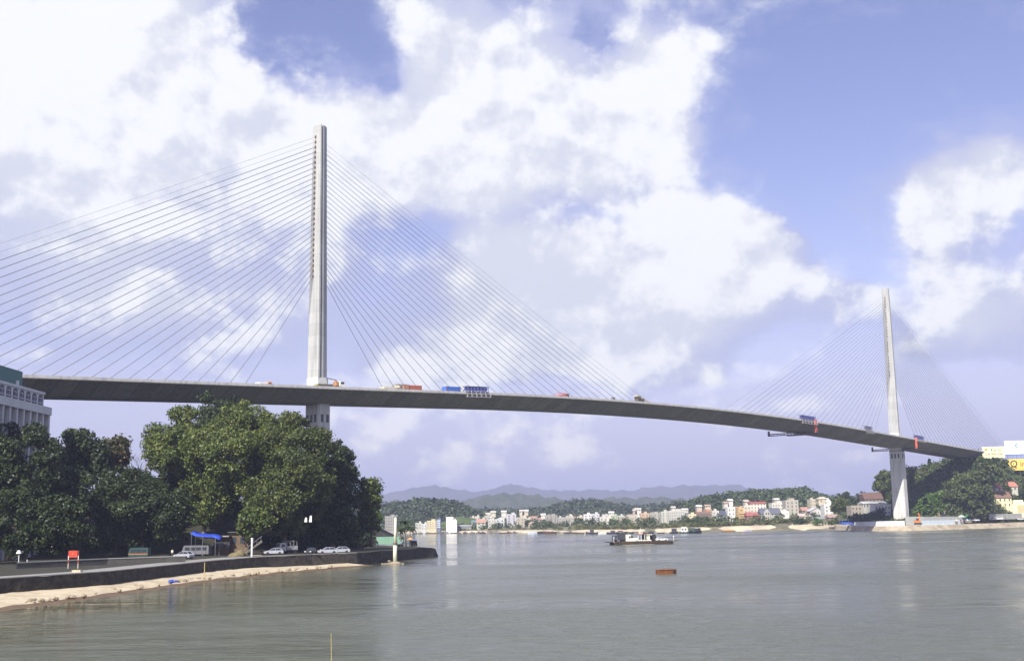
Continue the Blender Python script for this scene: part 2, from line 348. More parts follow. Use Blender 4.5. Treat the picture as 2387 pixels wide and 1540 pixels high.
# left bank: paved quay with a sea wall, a beach below it
WALL = [(-260, 1374), (-120, 1360), (0, 1350), (120, 1342), (250, 1333), (375, 1320), (500, 1307), (575, 1301), (620, 1298), (725, 1293), (830, 1289), (910, 1283), (985, 1276)]
QZ = 2.5
edge = [atZ(x, y, QZ) for x, y in WALL]
def dense(P, n=6):
    return [P[i].lerp(P[i + 1], k / n) for i in range(len(P) - 1) for k in range(n)] + [P[-1]]
def left_bank():
    back = [Vector((-22.3, 322, QZ - .35)), Vector((-27, 331, QZ - .1)), Vector((-42, 352, QZ)), Vector((-52, 400, QZ)), Vector((-60, 470, QZ)), Vector((-420, 520, QZ)), Vector((-420, 60, QZ)), Vector((-82, 60, QZ))]
    ring = [Vector((p.x - .3, p.y, QZ)) for p in edge] + back
    b = MB(); b.loft([[Vector((p.x, p.y, -1)) for p in ring], ring], cap=False)
    b._add(ring, [tuple(range(len(ring)))])
    tag(b.build('left_bank', EARTH), kind='structure')
    rw = MB(); L = [Vector((p.x - .7, p.y, QZ + .02)) for p in edge[:-2]]
    inner = [Vector((p.x - w, p.y + 3, QZ + .02)) for p, w in zip(edge[:-2], (7.5, 7.5, 7.5, 7.5, 7.5, 8, 8, 9, 10, 8, 6))]
    rw.loft([L, inner], cap=False, closed=False); tag(rw.build('quay_road', ROAD), kind='structure')
    w = MB(); top = edge
    r = []
    for ip, p in enumerate(dense(top)):
        tz = QZ + .10 + .05 * math.sin(ip * 1.7) + .04 * math.sin(ip * .61); p = Vector((p.x + .07 * math.sin(ip * 2.3), p.y, 0)); r.append([(p.x + .55, p.y, -.8), (p.x + .18, p.y, tz), (p.x - .5, p.y, tz), (p.x - .5, p.y, -.8)])
    r.append([(-21.2, 316, -.8), (-21.9, 316, QZ - .15), (-22.6, 316, QZ - .1), (-22.6, 316, -.8)])
    r.append([(-20.6, 323, -.8), (-21.6, 322, QZ - .5), (-22.4, 322.5, QZ - .4), (-22.4, 323, -.8)])
    r.append([(-25, 333, -.8), (-26, 331, QZ - .2), (-26.8, 331, QZ - .1), (-26.8, 333, -.8)])
    r.append([(-41, 354, -.8), (-41.5, 353, QZ + .1), (-42.2, 353, QZ + .1), (-42.2, 353, -.8)])
    w.loft(r); sw = w.build('seawall', STONE)
    tag(sw, 'long dark stone sea wall along the left shore above the sandy strip', 'sea wall')
    cap = MB(); r = [[(p.x + .24, p.y, QZ + .102), (p.x + .24, p.y, QZ + .24), (p.x - .55, p.y, QZ + .24), (p.x - .55, p.y, QZ + .102)] for p in edge[:-2]]
    cap.loft(r); cap.build('coping', mat('coping', (0.30, 0.29, 0.26), .9, .2, .6), sw)
    # sandy strip between the wall foot and the water
    BE = [(-260, 1462), (-120, 1440), (0, 1421), (90, 1409), (180, 1397), (350, 1373), (500, 1351), (650, 1336), (760, 1326), (830, 1319), (856, 1317)]
    IN = [(p.x - .1, p.y) for p in edge]
    rows = [[], [], [], [], []]
    N = 90; rng = random.Random(3)
    for i in range(N):
        f = i / (N - 1); x = -260 + f * (856 + 260); y = interp(x, BE); o = atZ(x, y, 0); o.x += .35 * fbm2(i * .5, 1)
        yy = o.y - 2 + (5 if x > 700 else 2); k = interp(o.y, [(p.y, p.x) for p in edge])
        wz = 0.75 if x < 700 else 0.75 - .5 * (x - 700) / 156
        a = Vector((k + .35, o.y + 1.5, wz))
        for j, g in enumerate((0, .12, .35, .7, 1)):
            p = o.lerp(a, g); z = (-.25, .16, .38, .6, wz)[j] * (1 if x < 760 else .8)
            p.z = z + .07 * fbm2(i * .9, j * 1.4, 2) * (j > 0); p.x += .12 * fbm2(i * 1.3, j * 2.2, 5); rows[j].append(p)
    sheet('beach', rows, SAND)
    ww = MB(); ww.loft([[p + Vector((1.5, -.8, -.02 - p.z)) for p in rows[0]], [p + Vector((.2, -.1, .07 - p.z)) for p in rows[0]], [p.lerp(q, .95) + Vector((0, 0, .03)) for p, q in zip(rows[0], rows[1])]], cap=False, closed=False)
    tag(ww.build('wet_sand', mat('wet_sand', (0.13, 0.085, 0.045), .6, .35, .8), None, True), kind='structure')
left_bank()
def left_rise_z(X, Y):
    """the ground that climbs behind the quay"""
    f = max(0, min(1, (Y - 262 - max(0, (X + 75)) * 1.3) / 45)); g = max(0, min(1, (-40 - X) / 18))
    return 2.45 + (9.5 * f * f * (3 - 2 * f) + .5 * fbm2(X * .06, Y * .06)* f) * g
def left_rise():
    rows = []
    for j in range(26):
        Y = 256 + j * 8; rows.append([(X, Y, left_rise_z(X, Y) + (0 if j < 24 else -4)) for X in [-330 + i * 6 for i in range(49)]])
    sheet('left_hillside', rows, EARTH)
left_rise()
# far bank: sand at the waterline, gardens, then the ground the town stands on
SHORE = [(560, 1249), (800, 1246), (900, 1244), (1000, 1242), (1200, 1241), (1400, 1241), (1500, 1240), (1600, 1239.5), (1700, 1238), (1800, 1236.5), (1900, 1235), (1945, 1234), (1990, 1236.2), (2050, 1236.9), (2120, 1236.4), (2170, 1234.8), (2250, 1232.3), (2310, 1230.4), (2386, 1227.7), (2560, 1222)]
def SY(x, d): return atZ(x, interp(x, SHORE), 0).y + d                # a depth d metres behind the far waterline
def far_bank():
    xs = list(range(560, 1961, 14)); rows = [[] for _ in range(6)]; sand = [[] for _ in range(4)]
    for x in xs:
        s = atZ(x, interp(x, SHORE), 0); s.z = 0; u = Vector((s.x, s.y, 0)).normalized()
        zt = interp(x, [(560, 2), (900, 2.2), (1500, 3.2), (1700, 5), (1850, 6), (1960, 6)]); j = fbm2(x * .03, 0) * .3
        for r, (dist, z) in zip(rows, ((-3, -.6), (0, .0), (14, zt * .45), (34, zt), (190, zt + 5), (420, zt + 9))):
            p = s + u * dist; p.z = z + (j if dist > 10 else 0); r.append(p)
        for r, (dist, z) in zip(sand, ((-1.5, -.2), (3 + j * 3, .35), (11 + j * 5, zt * .42 + .1), (20 + j * 9, zt * .62 + .2))):
            p = s + u * dist; p.z = z; r.append(p)
    sheet('far_bank', rows, mat('town_ground', (0.12, 0.12, 0.07), .95, .25, .03, 0, col2=(0.20, 0.17, 0.11)))
    sheet('far_beach', sand, mat('far_sand', (0.56, 0.48, 0.33), .95, .15, .06, col2=(0.42, 0.36, 0.26)))
far_bank()
def ridge(name, crest, Y, front, back, m, amp, label=None, step=10, seed=0, base=0.0):
    """one range of hills: a crest line with a front and a back slope"""
    xs = []; x = crest[0][0]
    while x <= crest[-1][0]: xs.append(x); x += step
    fr = (-1.0, -.75, -.5, -.28, -.1, 0, .15, .5, 1.0); hz = (0, .2, .45, .72, .93, 1, .93, .5, -.05); rows = [[] for _ in fr]
    for i, x in enumerate(xs):
        for j, (f, h) in enumerate(zip(fr, hz)):
            p = atY(x, sum(interp(x + o, crest) for o in (-24, -12, 0, 12, 24)) / 5, Y); d = f * (front if f < 0 else back)
            q = Vector((p.x * (Y + d) / Y, Y + d, 0)); wob = 1 + .10 * fbm2(i * .21 + seed, j * .8, seed) * (0 < j < 8)
            q.z = base + (p.z - base) * h * (wob if j != 5 else 1) + amp * fbm2(i * .7 + seed, j * 1.3, seed + 1) * (0 < j < 8); rows[j].append(q)
    return sheet(name, rows, m), rows
def forest_on(rows, name, mtl, n, r, size, dens, seed, top=True, jmax=6, lift=.35, kind='stuff'):
    """woodland: leafy clumps spread over a slope"""
    rng = np.random.default_rng(seed); cl = []
    for _ in range(n):
        j = rng.integers(0, jmax); i = rng.integers(0, len(rows[0]) - 1); a, b = rng.random(2)
        p = (Vector(rows[j][i]).lerp(Vector(rows[j][i + 1]), a)).lerp(Vector(rows[j + 1][i]).lerp(Vector(rows[j + 1][i + 1]), a), b)
        if p.z < 1.0: continue
        q = r * rng.uniform(.6, 1.3); cl.append((p.x, p.y, p.z + q * lift, q))
    o = link(name, quads_mesh(name, leaf_quads(cl, dens, size, rng), mtl)); return tag(o, kind=kind)
HILLG = mat('hill_green', (0.045, 0.062, 0.032), .95, .3, .02, col2=(0.08, 0.085, 0.045))
HILLF = mat('mountain', (0.05, 0.06, 0.042), .95, .3, .004, col2=(0.10, 0.085, 0.06))
FAR_LEAF = leaf_mat('far_leaves', (0.030, 0.050, 0.020), (0.075, 0.10, 0.038), .1)
C3 = [(-400, 1150), (0, 1140), (400, 1135), (800, 1158), (895, 1151), (950, 1139), (985, 1133), (1010, 1131), (1045, 1137), (1085, 1143), (1110, 1148), (1150, 1138), (1190, 1130), (1210, 1128), (1250, 1139), (1290, 1143), (1330, 1144), (1370, 1140), (1400, 1140), (1450, 1148), (1490, 1138), (1520, 1132), (1580, 1134), (1640, 1130), (1700, 1129), (1725, 1131), (1755, 1143), (1800, 1147), (1850, 1148), (1920, 1152), (1960, 1150), (2000, 1160), (2200, 1150), (2600, 1140), (3000, 1150)]
ridge('far_mountains', C3, 7200, 1500, 1200, HILLF, 5, seed=1, step=6)
ridge('blue_hills', [(500, 1165), (800, 1160), (1000, 1172), (1080, 1168), (1110, 1160), (1140, 1152), (1175, 1148), (1230, 1150), (1270, 1157), (1300, 1163), (1350, 1164), (1400, 1160), (1440, 1163), (1480, 1160), (1530, 1158), (1600, 1164), (1660, 1166), (1800, 1165), (1900, 1160), (2100, 1150), (2500, 1150)], 2900, 600, 600, HILLG, 4, seed=4, step=6)
_, r1 = ridge('wooded_foothills', [(700, 1190), (900, 1198), (1060, 1200), (1120, 1196), (1200, 1199), (1280, 1192), (1330, 1179), (1380, 1175), (1420, 1182), (1480, 1190), (1540, 1187), (1580, 1181), (1640, 1178), (1720, 1180), (1860, 1182), (2000, 1182), (2100, 1180)], 1500, 260, 300, HILLG, 1.5, seed=7)
forest_on(r1, 'foothill_woodland', FAR_LEAF, 2200, 5.5, 1.7, 1.8, 11)
_, r2 = ridge('left_wooded_hill', [(780, 1205), (840, 1196), (895, 1190), (930, 1182), (960, 1177), (1000, 1176), (1040, 1178), (1075, 1186), (1100, 1197), (1118, 1210), (1130, 1222)], 1180, 100, 160, HILLG, 1, seed=9, step=7)
forest_on(r2, 'left_hill_woodland', FAR_LEAF, 1500, 4.6, 1.6, 2.4, 12)
_, r3 = ridge('garden_mound', [(1000, 1228), (1030, 1216), (1060, 1203), (1080, 1200), (1105, 1207), (1130, 1218), (1150, 1230)], 1060, 30, 50, mat('grass_mound', (0.07, 0.10, 0.035), .95, .25, .08), .5, seed=10, step=6)
_, r4 = ridge('town_hill', [(1540, 1205), (1580, 1190), (1610, 1178), (1640, 1169), (1680, 1164), (1730, 1158), (1770, 1155), (1810, 1156), (1835, 1150), (1860, 1146), (1885, 1148), (1900, 1157), (1915, 1170), (1940, 1174), (1965, 1172), (1990, 1172), (2020, 1172), (2060, 1172), (2100, 1180)], 1120, 165, 200, HILLG, 1, seed=13, step=8)
forest_on(r4, 'town_hill_woodland', leaf_mat('mid_leaves', (0.032, 0.055, 0.018), (0.085, 0.115, 0.038), .12), 3000, 4.2, 1.35, 3.0, 14)
# right bank and its hill: shore, quay, then the wooded slope the bridge runs into
def HZ(x, k):
    if k == 0: return interp(x, [(1940, 3), (2120, 4), (2190, 7), (2225, 16), (2255, 25), (2290, 24), (2320, 11), (2420, 11), (2600, 12)])
    if k == 1: return interp(x, [(1940, 6), (2060, 8), (2110, 12), (2150, 16), (2190, 24), (2225, 36), (2250, 44), (2300, 45), (2325, 24), (2420, 21), (2600, 22)])
    return interp(x, [(1940, 8), (2000, 10), (2040, 15), (2075, 26), (2105, 36), (2150, 39), (2200, 43), (2250, 49), (2300, 50), (2335, 44), (2420, 42), (2600, 45)])
hill_rows = []
def right_bank():
    xs = list(range(1946, 2620, 9)); rows = [[] for _ in range(10)]
    for x in xs:
        s = atZ(x, interp(x, SHORE), 0); s.z = 0; u = Vector((s.x, s.y, 0)).normalized(); j = fbm2(x * .04, 3)
        yb = interp(x, [(1940, 3.8), (2000, 2.7), (2386, 2.9)])
        for r, (dist, z) in zip(rows, ((-3, -.7), (0, 0), (4, .55 * yb), (5.5, yb), (26, yb + .2), (42, HZ(x, 0)), (61, HZ(x, 1)), (125, HZ(x, 2)), (240, HZ(x, 2) * .6), (340, 2))):
            p = s + u * (dist + (j if 30 < dist else 0)); p.z = z + (.6 * j if dist > 40 else 0); r.append(p)
    sheet('right_hillside', rows[4:], mat('hill_soil', (0.06, 0.065, 0.03), .95, .3, .08, .05, col2=(0.10, 0.085, 0.05)))
    sheet('right_shore', rows[:5], mat('shore_rubble', (0.42, 0.36, 0.26), .95, .2, .16, .08, col2=(0.28, 0.23, 0.16)))
    hill_rows.extend(rows[4:])
right_bank()

# ------------------------------------------------------------------ the bridge
T1, T2 = atY(741, 905, 394), atY(2087, 1012, 709)
BD = Vector((T2.x - T1.x, T2.y - T1.y, 0)); SPAN = BD.length; BD.normalize(); BN = Vector((BD.y, -BD.x, 0)); BRZ = math.degrees(math.atan2(BD.y, BD.x))
def deck_z(s):
    x = abs(s - 216)
    return 58.62 - (1.36e-4 * x * x if x < 150 else 1.36e-4 * 22500 + .0408 * (x - 150) + (0 if x < 200 else -0.0000 * (x - 200)))
def bp(s, n, z): return Vector((T1.x, T1.y, 0)) + BD * s + BN * n + Vector((0, 0, z))
def deck_at(px, n):
    r = ray(px, 900); o = bp(0, n, 0); k = o.dot(BN) / (r.x * BN.x + r.y * BN.y); P = Vector((r.x * k, r.y * k, 0))
    s = (P - bp(0, 0, 0)).dot(BD); return s, bp(s, n, deck_z(s) + .012)
bridge = thing('cable_stayed_bridge', 'long concrete cable-stayed bridge with two single pylons and a curved deck', 'bridge', (T1.x, T1.y, 0))
BO = Vector((T1.x, T1.y, 0))
def bpart(name, mb, m, smooth=False, parent=None):
    mb.v = [tuple(Vector(v) - BO) for v in mb.v]; return mb.build(name, m, parent or bridge, smooth)
S = [-240 + 6 * i for i in range(int(777 / 6) + 1)]
sec = [(-12.6, 0), (12.6, 0), (12.6, -.26), (11.9, -.45), (5.4, -4.1), (-5.4, -4.1), (-11.9, -.45), (-12.6, -.26)]
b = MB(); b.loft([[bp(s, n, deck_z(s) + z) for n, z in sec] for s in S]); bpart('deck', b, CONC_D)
for sg in (1, -1):
    b = MB(); b.loft([[bp(s, sg * n, deck_z(s) + z) for n, z in ((12.62, -.03), (12.62, .75), (12.25, .75), (12.2, .004))] for s in S]); bpart('parapet', b, CONC_P)
b = MB(); b.loft([[bp(s, n, deck_z(s) + z) for n, z in ((1.6, .004), (1.5, .35), (-1.5, .35), (-1.6, .004))] for s in S]); bpart('median', b, CONC_P)
PY_TOP = 146.2
def pylon(s, toward):
    z0 = deck_z(s); secp = [(-2.0, -1.5), (-2.0, 1.45), (-1.62, 1.75), (-1.62, 2.2), (-1.15, 2.2), (-1.0, 1.65), (-.62, 1.65), (-.5, 1.95), (.05, 1.95), (2.05, .75), (2.05, -.75), (.05, -1.95), (-1.1, -1.95), (-1.1, -2.15), (-1.62, -2.15), (-1.62, -1.75)]
    secp = [(d, n) for d, n in secp]
    if toward < 0: pass
    rings = []
    zs = [z0 + 4.7, z0 + 30, z0 + 60, PY_TOP]
    for z in zs:
        k = 1.42 - .42 * (z - z0) / (PY_TOP - z0); rings.append([bp(s + d * k, n * k, z) for d, n in secp])
    b = MB(); b.loft(rings); p = bpart('pylon', b, CONC)
    b = MB(); b.loft([[bp(s + d, n, z) for d, n in ((-2.9, -2.4), (-2.9, 2.4), (-2.3, 3.0), (1.4, 3.0), (2.8, 1.8), (2.8, -1.8), (1.4, -3.0), (-2.3, -3.0))] for z in (z0 - .3, z0 + 4.7)]); bpart('plinth', b, mat('plinth', (.58, .59, .56), .85, .08, .4), parent=p)
    b = MB(); zb = deck_z(s) - 4.05
    ps = [(-2.6, -3.2), (-2.6, 3.2), (-2.0, 3.85), (2.0, 3.85), (2.6, 3.2), (2.6, -3.2), (2.0, -3.85), (-2.0, -3.85)]
    b.loft([[bp(s + d * k, n * k, z) for d, n in ps] for z, k in ((-2, 1.06), (zb, 1.0))]); pi = bpart('pier', b, CONC_P)
    b = MB()
    for n in (-2.1, 0, 2.1):                                         # dark access openings under the girder
        c = bp(s - 2.45, n, zb - 5); b.box(c, (.5, 1.0, 2.6), R_(BRZ))
    for d in (-1.1, 1.1):
        c = bp(s + d, 3.7, zb - 5); b.box(c, (1.0, .5, 2.6), R_(BRZ))
    bpart('access_opening', b, mat('dark_opening', (.11, .11, .105), .9), parent=pi)
    return p
pyl = [pylon(0, 1), pylon(SPAN, -1)]
CABLE = mat('cable_sheath', (0.15, 0.155, 0.19), 0.5, .1, 1.0); CABLE_L = mat('cable_strand', (0.30, 0.31, 0.34), 0.5, .1, 1.0)
anchor_me = MB().box((0, 0, 0), (.9, .5, .75)).mesh('anchor', mat('anchor_rust', (.16, .09, .05), .7, .3, 2.0))
few = MB(); count = 0
for ti, s0 in enumerate((0, SPAN)):
    for sg in (-1, 1):
        for i in range(28):
            f = i / 27; sd_ = 30 + 5.95 * i; z1 = (92.5 + 49.5 * f) if sg < 0 else (91 + 49.5 * f)
            sb = s0 + sg * sd_; kz = 1.42 - .42 * (z1 - deck_z(s0)) / (PY_TOP - deck_z(s0))
            a = bp(s0 + sg * 2.0 * kz, 0, z1); e = bp(sb, 0, deck_z(sb) + .3)
            thin = i >= 26; pts = [a.lerp(e, q / 6) + Vector((0, 0, -4 * .0035 * (a - e).length * (q / 6) * (1 - q / 6))) for q in range(7)]
            r = .045 if thin else ((.10 if sg < 0 else .082) if ti == 0 else .095)
            if ti == 1 and i % 5 == 2 and sg in (-1, 1):
                few.tube(pts, r, 5); continue
            b = MB(); b.tube(pts, r, 5); bpart('stay_cable', b, CABLE_L if thin else CABLE, True)
            if sg == -1:
                an = link('anchor', anchor_me, pyl[ti], a - BO + BD * .1); an.rotation_euler.z = R_(BRZ)
tag(bpart('stay_cables', few, CABLE, True), kind='stuff')
# ------------------------------------------------------------------ vegetation
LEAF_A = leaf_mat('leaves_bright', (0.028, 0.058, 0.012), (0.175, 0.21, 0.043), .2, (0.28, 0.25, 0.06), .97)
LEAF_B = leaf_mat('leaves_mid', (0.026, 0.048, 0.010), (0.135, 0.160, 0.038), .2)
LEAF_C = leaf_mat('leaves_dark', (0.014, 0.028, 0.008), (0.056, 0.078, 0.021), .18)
LEAF_D = leaf_mat('leaves_dry', (0.035, 0.045, 0.016), (0.13, 0.12, 0.045), .2, (0.16, 0.09, 0.04), .9)
LEAF_E = leaf_mat('leaves_fresh', (0.05, 0.10, 0.018), (0.14, 0.23, 0.045), .25)
PALE_BARK = mat('pale_bark', (0.34, 0.31, 0.24), .9, .25, 2.5)
GT = 'big trees on the left bank'
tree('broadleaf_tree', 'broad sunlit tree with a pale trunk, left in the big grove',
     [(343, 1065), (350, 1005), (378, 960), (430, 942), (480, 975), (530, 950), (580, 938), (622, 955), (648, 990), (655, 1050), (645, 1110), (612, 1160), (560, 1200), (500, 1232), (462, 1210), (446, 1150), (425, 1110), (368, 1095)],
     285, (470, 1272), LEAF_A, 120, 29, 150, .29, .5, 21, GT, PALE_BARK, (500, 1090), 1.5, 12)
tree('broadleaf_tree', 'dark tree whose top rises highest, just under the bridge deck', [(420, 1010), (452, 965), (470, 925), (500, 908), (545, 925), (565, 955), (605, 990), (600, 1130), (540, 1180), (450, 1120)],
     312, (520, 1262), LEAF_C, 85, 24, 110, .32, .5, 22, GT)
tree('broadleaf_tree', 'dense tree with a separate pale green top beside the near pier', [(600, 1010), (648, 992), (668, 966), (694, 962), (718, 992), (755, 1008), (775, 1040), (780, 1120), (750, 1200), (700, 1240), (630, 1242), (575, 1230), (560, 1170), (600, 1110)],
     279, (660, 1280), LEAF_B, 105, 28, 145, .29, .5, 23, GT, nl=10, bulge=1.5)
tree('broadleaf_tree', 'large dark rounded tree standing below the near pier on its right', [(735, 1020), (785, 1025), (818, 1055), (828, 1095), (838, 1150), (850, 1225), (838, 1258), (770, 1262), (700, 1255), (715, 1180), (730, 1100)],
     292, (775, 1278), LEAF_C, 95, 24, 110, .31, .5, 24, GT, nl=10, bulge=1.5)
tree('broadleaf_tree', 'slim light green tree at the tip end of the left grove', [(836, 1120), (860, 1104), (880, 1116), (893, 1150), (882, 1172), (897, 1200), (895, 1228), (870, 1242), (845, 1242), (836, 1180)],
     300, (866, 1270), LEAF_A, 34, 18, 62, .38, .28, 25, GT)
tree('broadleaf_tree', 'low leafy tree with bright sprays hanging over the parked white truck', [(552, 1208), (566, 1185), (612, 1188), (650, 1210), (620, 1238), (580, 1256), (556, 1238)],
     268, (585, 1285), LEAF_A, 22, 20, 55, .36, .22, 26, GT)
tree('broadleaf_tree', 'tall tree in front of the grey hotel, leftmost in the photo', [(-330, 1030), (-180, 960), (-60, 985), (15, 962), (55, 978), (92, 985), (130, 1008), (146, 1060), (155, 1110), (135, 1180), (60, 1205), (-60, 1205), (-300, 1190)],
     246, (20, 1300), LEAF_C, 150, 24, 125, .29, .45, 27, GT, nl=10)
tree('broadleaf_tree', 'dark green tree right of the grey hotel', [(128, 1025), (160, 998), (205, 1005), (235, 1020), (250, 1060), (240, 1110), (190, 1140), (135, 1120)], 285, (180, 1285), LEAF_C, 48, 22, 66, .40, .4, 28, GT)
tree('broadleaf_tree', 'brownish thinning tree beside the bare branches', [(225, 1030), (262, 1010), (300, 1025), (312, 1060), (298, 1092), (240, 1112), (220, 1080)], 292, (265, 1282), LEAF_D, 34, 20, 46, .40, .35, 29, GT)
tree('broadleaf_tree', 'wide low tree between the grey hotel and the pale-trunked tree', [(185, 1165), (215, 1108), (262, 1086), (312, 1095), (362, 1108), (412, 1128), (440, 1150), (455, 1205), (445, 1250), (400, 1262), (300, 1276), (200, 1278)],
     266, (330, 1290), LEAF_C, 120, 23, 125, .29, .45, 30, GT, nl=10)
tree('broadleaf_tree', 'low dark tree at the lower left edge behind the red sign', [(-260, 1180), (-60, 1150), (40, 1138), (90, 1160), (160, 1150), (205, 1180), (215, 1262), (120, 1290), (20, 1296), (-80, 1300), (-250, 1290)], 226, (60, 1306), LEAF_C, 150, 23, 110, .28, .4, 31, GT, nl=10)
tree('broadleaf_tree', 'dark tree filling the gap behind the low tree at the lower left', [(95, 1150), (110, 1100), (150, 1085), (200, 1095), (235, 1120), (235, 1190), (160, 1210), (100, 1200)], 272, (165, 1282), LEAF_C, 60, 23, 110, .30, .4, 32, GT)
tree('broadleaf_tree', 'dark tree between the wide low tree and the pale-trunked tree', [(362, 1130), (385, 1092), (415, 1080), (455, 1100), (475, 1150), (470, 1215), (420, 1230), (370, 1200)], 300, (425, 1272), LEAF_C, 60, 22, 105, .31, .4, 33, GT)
def bare_tree():
    p = atY(305, 1270, 296); r = thing('bare_tree', 'nearly bare tree with thin brown branches between the left trees', 'tree', p, 0, GT); g = random.Random(5); b = MB(); tw = MB()
    def grow(s, d, L, rad, k):
        e = s + d * L; b.tube([s, s.lerp(e, .5) + Vector((g.uniform(-.1, .1), 0, 0)) * L * .4, e], [rad, rad * .8, rad * .55], 5)
        if k:
            for _ in range(3 if k > 1 else 4): grow(s.lerp(e, g.uniform(.6, 1)), (d + Vector((g.uniform(-.8, .8), g.uniform(-.8, .8), g.uniform(-.1, .6)))).normalized(), L * g.uniform(.45, .75), rad * .5, k - 1)
    grow(Vector((0, 0, -.5)), Vector((.06, 0, 1)).normalized(), 15.5, .26, 0); b2 = Vector((.95, 0, 15))
    for a in (-.5, .1, .6, 1.1): grow(b2, Vector((a, g.uniform(-.4, .4), 1)).normalized(), g.uniform(3.5, 5), .12, 3)
    b.build('branches', mat('grey_bark', (.20, .17, .12), .9, .2, 2), r)
bare_tree()
def undergrowth():
    rng = np.random.default_rng(44); cl = []
    while len(cl) < 1150:
        X = rng.uniform(-230, -42); Y = rng.uniform(274, 372); z = left_rise_z(X, Y); px = CX + FOC * X / Y
        if (z > 2.6 or Y > 318 or px < 160 or 300 < px < 400) and not (170 < px < 300 and Y < 312) and not (600 < px and Y < 290) and not (425 < px < 620 and Y < 302): q = rng.uniform(1.2, 3.2); cl.append((X, Y, z + q * .4, q))
    tag(link('undergrowth', quads_mesh('undergrowth', leaf_quads(cl, 26, .5, rng), leaf_mat('leaves_shade', (0.014, 0.028, 0.009), (0.045, 0.062, 0.018), .15))), kind='stuff')
undergrowth()
# ground cover on the right hill, then the trees one can tell apart
forest_on(hill_rows, 'hillside_woodland', leaf_mat('hill_leaves', (0.036, 0.062, 0.016), (0.13, 0.165, 0.046), .15), 2100, 3.0, .7, 11, 15, jmax=4)
GR = 'trees on the right shore'
tree('shade_tree', 'huge rounded dark green tree at the foot of the right hill', [(2186, 1160), (2196, 1125), (2225, 1100), (2262, 1092), (2296, 1104), (2312, 1150), (2318, 1188), (2292, 1206), (2240, 1202), (2200, 1196)],
     SY(2255, 26), (2255, 1214), leaf_mat('leaves_hill', (0.034, 0.058, 0.016), (0.13, 0.16, 0.045), .2), 90, 13, 13, .80, .5, 41, GR)
tree('shrub', 'bright green bushy growth behind the grey fence right of the far pier', [(2130, 1192), (2138, 1166), (2162, 1150), (2195, 1143), (2204, 1180), (2192, 1200), (2140, 1202)], SY(2165, 34), (2165, 1205), LEAF_E, 50, 9, 13, .7, .2, 42, GR, cat='shrub')
tree('shade_tree', 'tall tree rising directly left of the far pier', [(2033, 1135), (2043, 1106), (2058, 1096), (2085, 1095), (2098, 1130), (2092, 1168), (2064, 1172), (2050, 1152)], SY(2070, 100), (2070, 1185), LEAF_B, 50, 11, 12, .8, .45, 43, GR)
tree('shade_tree', 'single round tree with a visible bare trunk beside the blue shed', [(1934, 1184), (1942, 1165), (1960, 1156), (1976, 1164), (1983, 1182), (1970, 1193), (1952, 1191), (1940, 1197)], SY(1957, 12), (1957, 1219), LEAF_B, 40, 8, 14, .6, .4, 44, GR, nl=5)
tree('shade_tree', 'hazy tree behind the round tree on the town edge', [(1945, 1160), (1958, 1148), (1980, 1148), (1990, 1160), (1985, 1178), (1950, 1176)], 960, (1968, 1188), LEAF_C, 30, 9, 9, 1.0, .4, 45, GR)
tree('shade_tree', 'feathery tree left of the red-roofed hillside house', [(1990, 1168), (1998, 1148), (2012, 1143), (2022, 1155), (2022, 1178), (2005, 1186), (1992, 1182)], 900, (2007, 1192), LEAF_C, 30, 8, 10, .9, .4, 46, GR)
tree('shade_tree', 'dark tree between the two red roofs at the right edge', [(2332, 1150), (2336, 1128), (2350, 1124), (2356, 1140), (2352, 1160), (2338, 1162)], SY(2344, 52), (2344, 1168), LEAF_B, 22, 8, 13, .7, .3, 47, GR)
tree('shade_tree', 'dark tree cut by the right edge of the photo', [(2362, 1150), (2372, 1132), (2392, 1124), (2420, 1130), (2426, 1165), (2392, 1180), (2366, 1170)], SY(2392, 40), (2392, 1188), LEAF_C, 45, 9, 13, .7, .4, 48, GR)
tree('shrub', 'small round garden tree in front of the cream villa', [(2316, 1186), (2322, 1176), (2334, 1176), (2338, 1188), (2330, 1197), (2318, 1196)], SY(2327, 24), (2327, 1202), LEAF_B, 16, 5, 20, .5, .15, 49, GR, cat='shrub')
tree('shade_tree', 'thick green trees crowning the hill spur below the yellow billboard', [(2222, 1100), (2240, 1080), (2272, 1068), (2300, 1067), (2345, 1066), (2352, 1090), (2330, 1112), (2280, 1118), (2235, 1115)], SY(2290, 44), (2290, 1100), leaf_mat('leaves_hill', (0, 0, 0), (0, 0, 0)), 80, 9, 14, .7, .4, 57, GR)
tree('conifer', 'pointed conifer standing out of the hilltop under the deck', [(2160, 1085), (2166, 1062), (2172, 1085)], SY(2166, 125), (2166, 1098), LEAF_C, 18, 4, 20, .6, .2, 50, GR, cat='tree')
tree('shrub', 'dark rounded bush at the end of the far sand near the round tree', [(1850, 1220), (1853, 1211), (1868, 1207), (1882, 1212), (1884, 1222)], 795, (1866, 1226), LEAF_C, 20, 5, 20, .55, .1, 51, GR, cat='shrub')
tree('shrub', 'yellow-green bush in front of the pale green wall on the far shore', [(1892, 1222), (1896, 1213), (1906, 1208), (1916, 1212), (1918, 1222)], 790, (1905, 1226), LEAF_E, 18, 5, 18, .55, .1, 52, GR, cat='shrub')
tree('shrub', 'low bush under the single round tree on the far shore', [(1922, 1222), (1927, 1213), (1938, 1212), (1944, 1222)], 785, (1933, 1226), LEAF_B, 14, 5, 18, .55, .1, 53, GR, cat='shrub')
tree('shrub', 'dark bushes in the shadow of the deck behind the blue shed', [(1968, 1213), (1978, 1200), (1996, 1196), (2014, 1200), (2034, 1192), (2052, 1184), (2068, 1190), (2072, 1214), (2020, 1218)], SY(2020, 22), (2020, 1218), LEAF_C, 60, 8, 13, .6, .15, 54, GR, cat='shrub')
